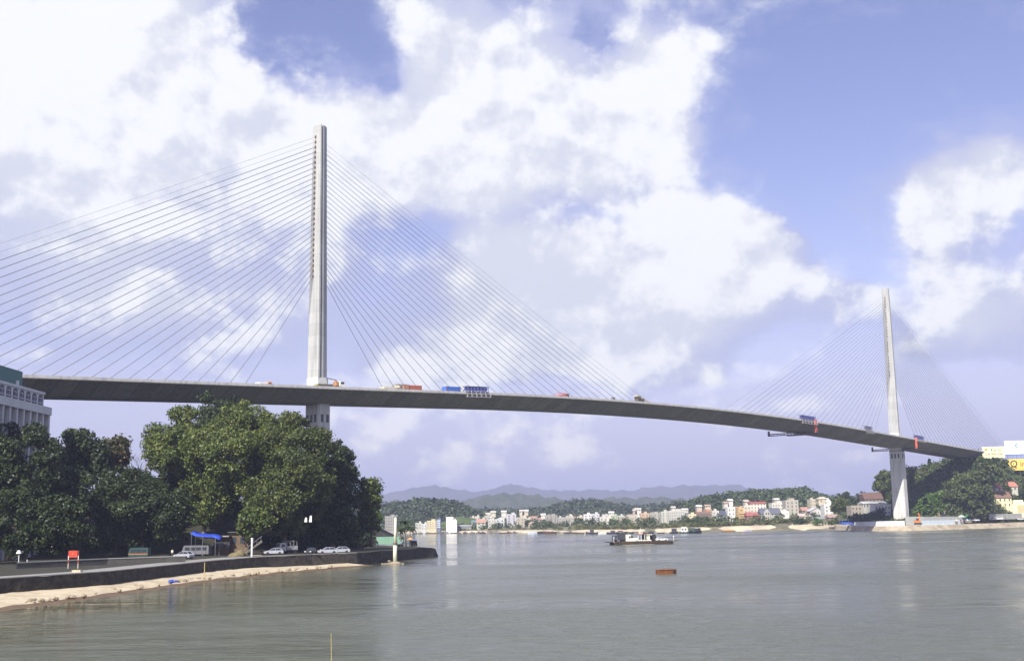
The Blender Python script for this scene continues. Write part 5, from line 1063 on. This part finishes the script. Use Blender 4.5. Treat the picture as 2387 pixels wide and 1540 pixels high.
def marker():
    p = atZ(920.5, 1313, 0); k = mpp(p.y); h = 106 * k; r = thing('channel_marker', 'tall weathered white concrete marker post standing in the water before the bank tip', 'marker post', p, 0)
    m = mat('marker_paint', (.66, .64, .48), .85, .22, .9, .02, stretch=(1, 1, .5)); b = MB(); b.tube([(0, 0, .2), (0, 0, h * .40)], [.46, .42], 12); b.tube([(0, 0, h * .40), (.12, 0, h)], [.36, .24], 12); b.build('post', m, r, True)
    b = MB(); b.tube([(0, 0, -.8), (0, 0, .15), (0, 0, .5)], [1.5, 1.45, .6], 14); b.box((-1.6, .2, .04), (3.0, .8, .2)); b.box((1.4, .1, .04), (1.2, .7, .2)); b.build('base', rock_m, r)
    b = MB(); b.box((.12, 0, h + .12), (1.0, .7, .24)); b.box((.40, 0, h + .35), (.35, .35, .3)); b.build('lantern', STEEL, r)
    b = MB(); b.tube([(0, 0, h * .40), (0, 0, h * .445)], .50, 12); b.build('collar', mat('collar_dark', (.14, .12, .09), .8), r)
marker()
# things at the bank tip
FENCE = mat('green_fence', (.20, .36, .26), .7, .2, .7, stretch=(3, 1, .3))
def tip():
    a, c = atZ(877, 1268, QZ + .6), atZ(940, 1267, QZ + .6); o = a.copy(); b = MB(); k = mpp(a.y); h = 17 * k; n = 9
    r = thing('sheet_fence', 'pale green sheet fence on the tip of the left bank', 'fence', o)
    for i in range(n): p, q = a.lerp(c, i / n) - o, a.lerp(c, (i + .93) / n) - o; b.loft([[p, q, q + Vector((0, .06, 0)), p + Vector((0, .06, 0))], [p + Vector((0, 0, h)), q + Vector((0, 0, h)), q + Vector((0, .06, h)), p + Vector((0, .06, h))]])
    b.build('panel', FENCE, r); b = MB()
    for i in range(n + 1): p = a.lerp(c, i / n) - o; b.tube([p + Vector((0, .15, -.9)), p + Vector((0, .15, h))], .06, 5)
    b.build('post', STEEL, r)
    p = atZ(849, 1272, QZ); k = mpp(p.y); r = thing('storage_hut', 'dark flat hut with green side beside the green fence', 'hut', p + Vector((0, 2, 0)), 4); box_part('wall', mat('dark_plank', (.035, .032, .03), .9, .3, 1), r, ((.8, 0, 10 * k), (42 * k, 3.4, 20 * k + .8))); box_part('roof', mat('hut_roof', (.10, .10, .09), .9), r, ((.8, 0, 21 * k), (46 * k, 4.2, .2)))
    box_part('side_panel', FENCE, r, ((-23 * k, -1.72, 9 * k), (12 * k, .08, 16 * k)))
    p = atZ(835, 1250, 5.0); b = MB(); b.box((0, 0, .35), (1.3, 1.0, .7), taper=.6); o = b.build('water_tank', paint('tank_blue', (.16, .26, .60)), None, loc=atZ(849, 1272, QZ) + Vector((-1.3, 2, 21.8 * k))); tag(o, 'small blue tank on the roof of the dark hut', 'tank')
    p = atZ(960, 1272, QZ); k = mpp(p.y); r = thing('guard_hut', 'little dark hut under a white umbrella roof at the very tip of the left bank', 'hut', p, -10)
    b = MB(); b.box((.4, 0, .7), (1.9, 1.8, 1.5), taper=.82); b.build('wall', mat('dark_plank', (.035, .032, .03), .9, .3, 1), r)
    b = MB(); n = 9; b.loft([[(.4 + 1.35 * math.cos(2 * math.pi * i / n), 1.3 * math.sin(2 * math.pi * i / n), 1.5) for i in range(n)], [(.4 + .8 * math.cos(2 * math.pi * i / n), .8 * math.sin(2 * math.pi * i / n), 1.95) for i in range(n)], [(.4 + .05 * math.cos(2 * math.pi * i / n), .05 * math.sin(2 * math.pi * i / n), 2.1) for i in range(n)]]); b.build('roof', paint('umbrella_white', (.75, .77, .85), .8), r)
    umb = atZ(956, 1273, QZ); rr = thing('parasol', 'orange and white parasol tilted beside the little hut on the bank tip', 'parasol', umb, 0); n = 8
    b = MB(); b.loft([[(1.0 * math.cos(2 * math.pi * i / n), 1.0 * math.sin(2 * math.pi * i / n), 1.9) for i in range(n)], [(.03 * math.cos(2 * math.pi * i / n), .03 * math.sin(2 * math.pi * i / n), 2.5) for i in range(n)]], cap=False); b.build('canopy', paint('umbrella_orange', (.62, .28, .08), .8), rr); b = MB(); b.tube([(0, 0, -.1), (0, 0, 2.45)], .035, 5); b.build('pole', STEEL, rr)
tip()
person('person in a blue top and dark trousers standing by the green fence', atZ(935, 1274, QZ), -60, (.25, .40, .60), (.03, .03, .05))
person('person in dark clothes standing with an arm raised before the green fence', atZ(925, 1275, QZ), 200, (.05, .10, .07), (.03, .03, .03), arm=(.2, 1.15))
person('person in a white shirt standing left of the white car on the quay', atZ(401, 1297, QZ), -80, (.78, .75, .60), (.05, .05, .06))
person('person in grey standing in front of the dark hut near the bank tip', atZ(866, 1276, QZ), -90, (.35, .33, .28), (.08, .08, .08))
# parked vehicles under the trees
WH_SHADED = (.37, .38, .42)  # white of the parked cars, darkened in place of tree shade
car('small pale lilac-white car parked in front of the white minibus', atZ(428, 1301, QZ), 155, WH_SHADED)
bus('white minibus with a row of dark windows parked under the left trees', atZ(447, 1296, QZ) + Vector((0, 4, 0)), 175, (.15, .15, .16), 6.0, 2.3, 2.0)  # white body coloured dark, the deep shade is in its paint
bus('grey-white bus parked far back in the shade of the leftmost trees', atZ(258, 1288, QZ), 178, (.40, .42, .46), 7.6, 2.7, 2.3, cat='bus')
truck('lorry', 'dark lorry with a white cab front behind the red sign under the trees', atZ(206, 1288, QZ), 185, (.75, .76, .78), (.06, .06, .06), 5.2, 'box', H=2.5)
bus('dark teal minibus with an orange stripe in deep shade left of the white minibus', atZ(325, 1300, QZ), 178, (.03, .065, .065), 4.2, 2.2, 1.9, (.4, .16, .05))
car('white car parked beside the white-cabbed lorry in the middle of the grove', atZ(638, 1292, QZ), 190, WH_SHADED)
truck('lorry', 'white-cabbed lorry with open bed in the middle of the grove', atZ(663, 1290, QZ) + Vector((0, 2.5, 0)), 215, (.46, .47, .48), (.30, .30, .30), 4.6, 'open')
car('dark car with a white bumper seen end-on under the dark tree', atZ(724, 1291, QZ), 262, (.04, .04, .045))
car('left one of the two white cars parked together near the bank tip', atZ(763, 1290, QZ), 200, WH_SHADED)
car('right one of the two white cars parked together near the bank tip', atZ(793, 1288.5, QZ), 195, WH_SHADED)
def motorbike(label, pos, rz):
    r = thing('motorbike', label, 'motorbike', pos, rz); me = MB().tube([(0, -.06, 0), (0, .06, 0)], .3, 12).mesh('wheel', RUBBER)
    for x in (-.6, .6): link('wheel', me, r, (x, 0, .3))
    b = MB(); b.tube([(-.6, 0, .3), (-.2, 0, .6), (.35, 0, .55), (.6, 0, .3)], .09, 6); b.box((-.25, 0, .75), (.8, .25, .14)); b.tube([(.6, 0, .3), (.42, 0, .95)], .05, 6); b.tube([(.42, -.3, .98), (.42, .3, .98)], .03, 5); b.build('body', paint('bike_red', (.25, .03, .03)), r)
    b = MB(); b.ball((.52, 0, .85), .14, 8, 5); b.build('headlight', WHITE, r)
motorbike('motorbike with a white headlamp between the dark car and the two white cars', atZ(746, 1290, QZ), -70)
# stalls, tarpaulin and shop under the big trees
def stalls():
    p = atY(482, 1262, 264); r = thing('tarpaulin_shelter', 'bright blue tarpaulin stretched as a sagging shelter under the big trees', 'tarpaulin', p); k = mpp(264); rows = []
    for v in (0, .5, 1):
        row = []
        for i in range(9):
            f = i / 8; x = (-33 + 66 * f) * k; zt = interp(f, [(0, 26), (.15, 21), (.5, 18), (.8, 17.5), (1, 11)]); row.append((x, -1.8 + 3.6 * v, (zt - 6.5 * (1 - v) - 3 * math.sin(math.pi * f) * (1 - abs(2 * v - 1))) * k))
        rows.append(row)
    b = MB(); b.loft(rows, cap=False, closed=False); c = b.build('canopy', paint('tarp_blue', (.035, .085, .60), .6), r, True); c.modifiers.new('thick', 'SOLIDIFY').thickness = .03
    b = MB()
    for x, z in ((-31, 22), (-5, 14), (24, 13)):
        for y in (-1.7, 1.7): b.tube([(x * k, y, -3.5), (x * k, y, z * k)], .05, 5)
    b.build('pole', STEEL, r)
    p = atY(522, 1262, 270); r = thing('shop_house', 'small orange-brown shop with a pale roof half hidden under the big trees', 'shop', p); box_part('wall', mat('shop_wall', (.12, .068, .04), .85, .3, .6), r, ((0, 0, -1.2), (34 * k, 4, 4.6))); box_part('roof', mat('shop_roof', (.26, .25, .23), .85, .25, .8), r, ((0, -.4, 1.25), (38 * k, 5.6, .25)))
    m = MB().box((0, 0, 0), (1.0, .1, 1.4)).mesh('window', GLASS)
    for x in (-1.3, 0, 1.3): link('window', m, r, (x, -2.03, -.6))
    p = atY(560, 1262, 271); r = thing('shop_house', 'narrow tan kiosk with dark openings right of the orange-brown shop', 'kiosk', p); box_part('wall', mat('kiosk_wall', (.14, .10, .06), .85, .3, .8), r, ((0, 0, -.6), (4.2, 3, 5.4))); box_part('roof', mat('hut_roof', (.10, .10, .09), .9), r, ((0, -.3, 2.2), (4.8, 3.8, .2)))
    for x in (-1.1, .8): link('window', m, r, (x, -1.53, .4))
    p = atZ(548, 1296, QZ); b = MB(); g = random.Random(5); b.ball((0, 0, 0), (1.5, 1.3, .9), 12, 6); b.ball((1.0, .6, .2), (1.1, 1.1, 1.2), 10, 6); b.v = [tuple(c * (1 + g.uniform(-.08, .08)) for c in v) for v in b.v]
    o = b.build('earth_mound', mat('yellow_earth', (.17, .14, .07), .95, .25, .8, .05), None, loc=p); tag(o, 'yellowish earth mound left of the white notice post', 'mound')
    p = atZ(566, 1293, QZ); r = thing('stair', 'sloping stair with a railing climbing right from the earth mound', 'stair', p, 4); b = MB()
    for i in range(10): b.box((.38 + i * .40, 0, .16 + i * .30), (.42, 1.6, .32 + i * .02)); 
    b.build('step', mat('stair_stone', (.16, .14, .11), .9, .3, 1), r); b = MB(); b.tube([(.3, -.75, 1.1), (4.2, -.75, 4.1)], .05, 5)
    for i in range(5): b.tube([(.4 + i * .9, -.75, .2 + i * .68), (.4 + i * .9, -.75, 1.17 + i * .69)], .035, 5)
    b.build('railing', STEEL, r)
    for nm, x, lab in (('a', 712, 'left one of two white sheets hanging in the dark tree'), ('b', 723, 'right and larger one of two white sheets hanging in the dark tree')):
        k2 = mpp(272); p = atY(x, 1216, 262); b = MB(); w = 5 * k2; h = (10 if nm == 'a' else 14) * k2; b.loft([[(-w * .6, 0, 0), (w * .6, .1, 0), (w * .6, .14, 0), (-w * .6, .04, 0)], [(-w * .2, .05, h), (w * .55, .1, h), (w * .55, .14, h), (-w * .2, .09, h)]]); o = b.build('hanging_sheet', WHITE, None, loc=p); tag(o, lab, 'sheet')
stalls()
# ------------------------------------------------------------------ things on the bridge deck
def on(px, n, z=0.0): s, p = deck_at(px, n); return p + Vector((0, 0, z))
def slope_at(px, n): s, _ = deck_at(px, n); return (deck_z(s + 2) - deck_z(s - 2)) / 4
def set_deck(r, px, n, flip=False):
    sl = math.atan(slope_at(px, n)); r.rotation_euler = (0, -sl if not flip else sl, R_(BRZ + (180 if flip else 0))); return r
def crane_truck():
    r = set_deck(thing('crane_truck', 'yellow-brown crane truck with a white cab and short jib beside the near pylon', 'truck', on(766, 9)), 766, 9)
    ye = paint('crane_yellow', (.42, .34, .10)); box_part('chassis', mat('crane_brown', (.16, .13, .10), .7, .2, 1), r, ((-.5, 0, .95), (10.5, 2.3, .5)), ((-2, 0, 1.45), (6, 2.2, .6))); box_part('counterweight', ye, r, ((-4.6, 0, 1.2), (1.6, 2.2, .7)))
    b = MB(); b.loft([[(3.9, y, 1.0), (6.2, y, 1.0), (6.2, y, 2.0), (5.8, y, 2.9), (3.9, y, 2.9)] for y in (-1.1, 1.1)]); c = b.build('cab', WHITE, r); box_part('window', GLASS, c, ((6.0, 0, 2.4), (.3, 1.8, .7)), ((5.0, -1.1, 2.3), (1.4, .06, .7)))
    box_part('turret', paint('crane_orange', (.50, .24, .08)), r, ((3.1, 0, 2.1), (1.0, 1.6, 1.4))); b = MB(); b.tube([(3.3, 0, 3.3), (-.8, 0, 3.9), (-.9, 0, 3.2)], .16, 6); b.tube([(3.2, 0, 1.8), (3.2, 0, 3.4)], .25, 6); b.build('jib', STEEL, r); wheels(r, (-4.2, -3, 2.0, 4.9), 1.0, .5, .3)
crane_truck()
r = set_deck(truck('lorry', 'small white and orange lorry on the deck left of the near pylon', on(615, 6, -.35), 0, (.75, .30, .08), (.78, .78, .75), 5.2, 'box', H=2.2), 615, 6)
r = set_deck(truck('lorry', 'lorry with bare cream hoop frames, left of the red container', on(913, 8), 0, (.60, .55, .42), (.62, .56, .38), 9.0, 'open'), 913, 8)
def frames(label, px, n, L, H, m, z=0.0, cat='frame'):
    r = set_deck(thing('scaffold_frame', label, cat, on(px, n, z)), px, n); b = MB(); k = max(3, int(L / 1.5))
    for i in range(k + 1):
        for y in (-1.2, 1.2): b.tube([(-L / 2 + i * L / k, y, 0), (-L / 2 + i * L / k, y, H)], .07, 4)
        b.tube([(-L / 2 + i * L / k, -1.2, H), (-L / 2 + i * L / k, 1.2, H)], .07, 4)
    for y in (-1.2, 1.2):
        for zz in (H * .5, H): b.tube([(-L / 2, y, zz), (L / 2, y, zz)], .08, 4)
    b.build('frame', m, r); box_part('crate', mat('crate_cream', (.62, .57, .42), .8, .2, 1), r, ((L * .12, 0, H * .3), (L * .55, 1.9, H * .6))); return r
frames('stack of cream crates inside a brown tube frame beside the red container', 934, 8, 5.4, 2.8, mat('tube_brown', (.24, .17, .10), .7))
def container(label, px, n, L, H, col):
    r = set_deck(thing('shipping_container', label, 'container', on(px, n)), px, n); m = paint('container_' + '_'.join('%02d' % int(q * 99) for q in col), col, .6); b = MB(); b.box((0, 0, H / 2 + .1), (L, 2.3, H - .1)); k = int(L * 2.2)
    for i in range(k):
        for s in (-1, 1): b.box((-L / 2 + (i + .5) * L / k, s * 1.17, H / 2 + .1), (.18, .06, H - .4))
    b.build('body', m, r); box_part('corner_frame', mat('frame_dark', tuple(c * .7 for c in col), .6), r, *[((sx * (L / 2 - .08), sy * 1.17, H / 2 + .08), (.2, .12, H + .08)) for sx in (-1, 1) for sy in (-1, 1)]); return r
container('rust-red shipping container on the bridge deck', 963, 8, 6.1, 2.6, (.42, .13, .07))
container('paler red small container touching the rust-red container', 943.5, 8, 2.2, 2.5, (.50, .22, .14))
container('blue shipping container on the deck left of the blue work gantry', 1052, 8.5, 7.2, 2.7, (.07, .16, .48))
def gantry(label, px, L, col, col2, drop, z=0.0, n=12.0, under=None, ladder=True):
    """work gantry: a truss on the deck edge and a platform hung outside it, some with an arm reaching under the girder"""
    r = set_deck(thing('work_gantry', label, 'gantry', on(px, n)), px, n); m = paint('gantry_' + '_'.join('%02d' % int(q * 99) for q in col), col); b = MB(); k = max(4, int(L / 1.7)); H = 1.9
    for y in (-.9, .5):
        for zz in (.75, .75 + H): b.tube([(-L / 2, y, zz), (L / 2, y, zz)], .16, 4)
        for i in range(k): x0, x1 = -L / 2 + i * L / k, -L / 2 + (i + 1) * L / k; b.tube([(x0, y, .75), (x1, y, .75 + H)], .13, 4); b.tube([(x1, y, .75), (x1, y, .75 + H)], .12, 4)
    for i in range(k): b.box((-L / 2 + (i + .5) * L / k, -.2, .75 + H * .55), (L / k * .5, .9, H * .55))
    b.tube([(-L / 2, 0, 0), (-L / 2, 0, .8)], .12, 4); b.tube([(L / 2, 0, 0), (L / 2, 0, .8)], .12, 4); b.build('truss', m, r)
    m2 = paint('gantry_' + '_'.join('%02d' % int(q * 99) for q in col2), col2); b = MB(); b.box((0, -1.7, -drop), (L * 1.02, .9, .18))
    for i in range(6): x = -L / 2 + i * L / 5; b.tube([(x, -1.5, .8), (x, -1.7, -drop)], .09, 4); b.tube([(x, -2.1, -drop), (x, -2.1, -drop + 1)], .06, 4)
    b.tube([(-L / 2, -2.1, -drop + 1), (L / 2, -2.1, -drop + 1)], .06, 4); b.build('platform', m2, r)
    if under:
        col3, Lu, off = under; m3 = paint('gantry_' + '_'.join('%02d' % int(q * 99) for q in col3), col3); b = MB(); zz = -5.6; e = L / 2 * off
        b.box((e, -1.2, -2.0), (1.6, .7, 6.6)); b.build('hanger', m3, r); b = MB()
        for y in (-1.6, 2, 9, 18, 25): b.tube([(e, y, zz), (e, y + .01, zz + 1.0)], .12, 4)
        for x in (-.8, .8):
            for q in (zz, zz + .9): b.tube([(e + x, -2, q), (e + x, 27, q)], .14, 4)
        for i in range(14): b.tube([(e, -2 + i * 2.07, zz if i % 2 else zz + .9), (e, .07 + i * 2.07, zz + .9 if i % 2 else zz)], .12, 4)
        b.box((e, 27, zz + 1.2), (1.8, .3, 2.8)); b.box((e, 11, zz - .55), (2.6, 9, .3)); b.build('under_bridge_arm', paint('gantry_under', (.05, .035, .07)), r)
    return r
gantry('blue work gantry with a grey hanging platform, nearest of the gantries on the deck', 1108, 12, (.05, .06, .20), (.42, .40, .40), 1.2)
gantry('blue and red work gantry with an arm reaching under the deck, in mid strait', 1876, 15, (.07, .08, .22), (.45, .42, .42), 1.4, under=((.55, .13, .09), 27, .9))
gantry('small dark grey work gantry between mid strait and the far pylon', 2015, 8, (.12, .12, .17), (.28, .27, .26), 1.3)
gantry('red and blue work gantry hanging over the deck beside the far pylon', 2131, 12, (.07, .09, .24), (.40, .38, .36), .9, under=((.70, .14, .07), 27, -.9))
r = set_deck(truck('pickup_truck', 'small red flatbed with a dark load midway between the pylons', on(1310, 8, -.15), 0, (.20, .10, .06), (.52, .10, .07), 6.4, 'open'), 1310, 8)
def plant():
    r = set_deck(thing('concrete_pump', 'cream crawler machine with heaped parts near the middle of the main span', 'machine', on(1494, 8)), 1494, 8); m = mat('machine_cream', (.48, .42, .26), .8, .3, 1.0)
    box_part('base', m, r, ((0, 0, .8), (11.5, 2.2, .7)), ((3.0, 0, 1.2), (4.5, 2, .6))); b = MB(); b.box((-2.6, 0, 2.2), (2.4, 2, 2.2)); b.box((-.6, 0, 1.8), (2.6, 1.9, 1.4)); b.build('engine_housing', mat('machine_dark', (.10, .09, .07), .8, .3, 1.5), r)
    b = MB(); b.box((-3.0, 0, 3.5), (2.8, 2.0, .5)); b.box((.4, 0, 2.7), (1.6, 1.6, .4)); b.tube([(-1.5, 0, 3.4), (2.6, 0, 2.2), (5.4, 0, 1.3)], .22, 6); b.build('boom', m, r); wheels(r, (-4.5, -3, 2.5, 4.4), 1.0, .5, .3)
plant()
r = set_deck(thing('site_worker_cabin', 'tiny dark equipment box standing on the deck left of the cream machine', 'box', on(1428, 10)), 1428, 10); box_part('body', STEEL, r, ((0, 0, .9), (1.2, 1.0, 1.8))); box_part('lid', RUBBER, r, ((0, 0, 1.86), (1.4, 1.2, .12)))
# ------------------------------------------------------------------ air
HZT = 236.0
def haze():
    b = MB(); b.box((0, 4050, HZT / 2 - 1), (17600, 10100, HZT + 2)); m = bpy.data.materials.new('haze_air'); m.use_nodes = True; t = NT(m.node_tree)
    v = t.add('ShaderNodeVolumePrincipled', {'Color': (.62, .68, .95, 1), 'Density': HAZE, 'Anisotropy': 0.1}); o = t.add('ShaderNodeOutputMaterial'); t.l.new(v.outputs[0], o.inputs['Volume'])
    h = b.build('haze', m); tag(h, kind='stuff')
HAZE = 1.7e-4
haze()
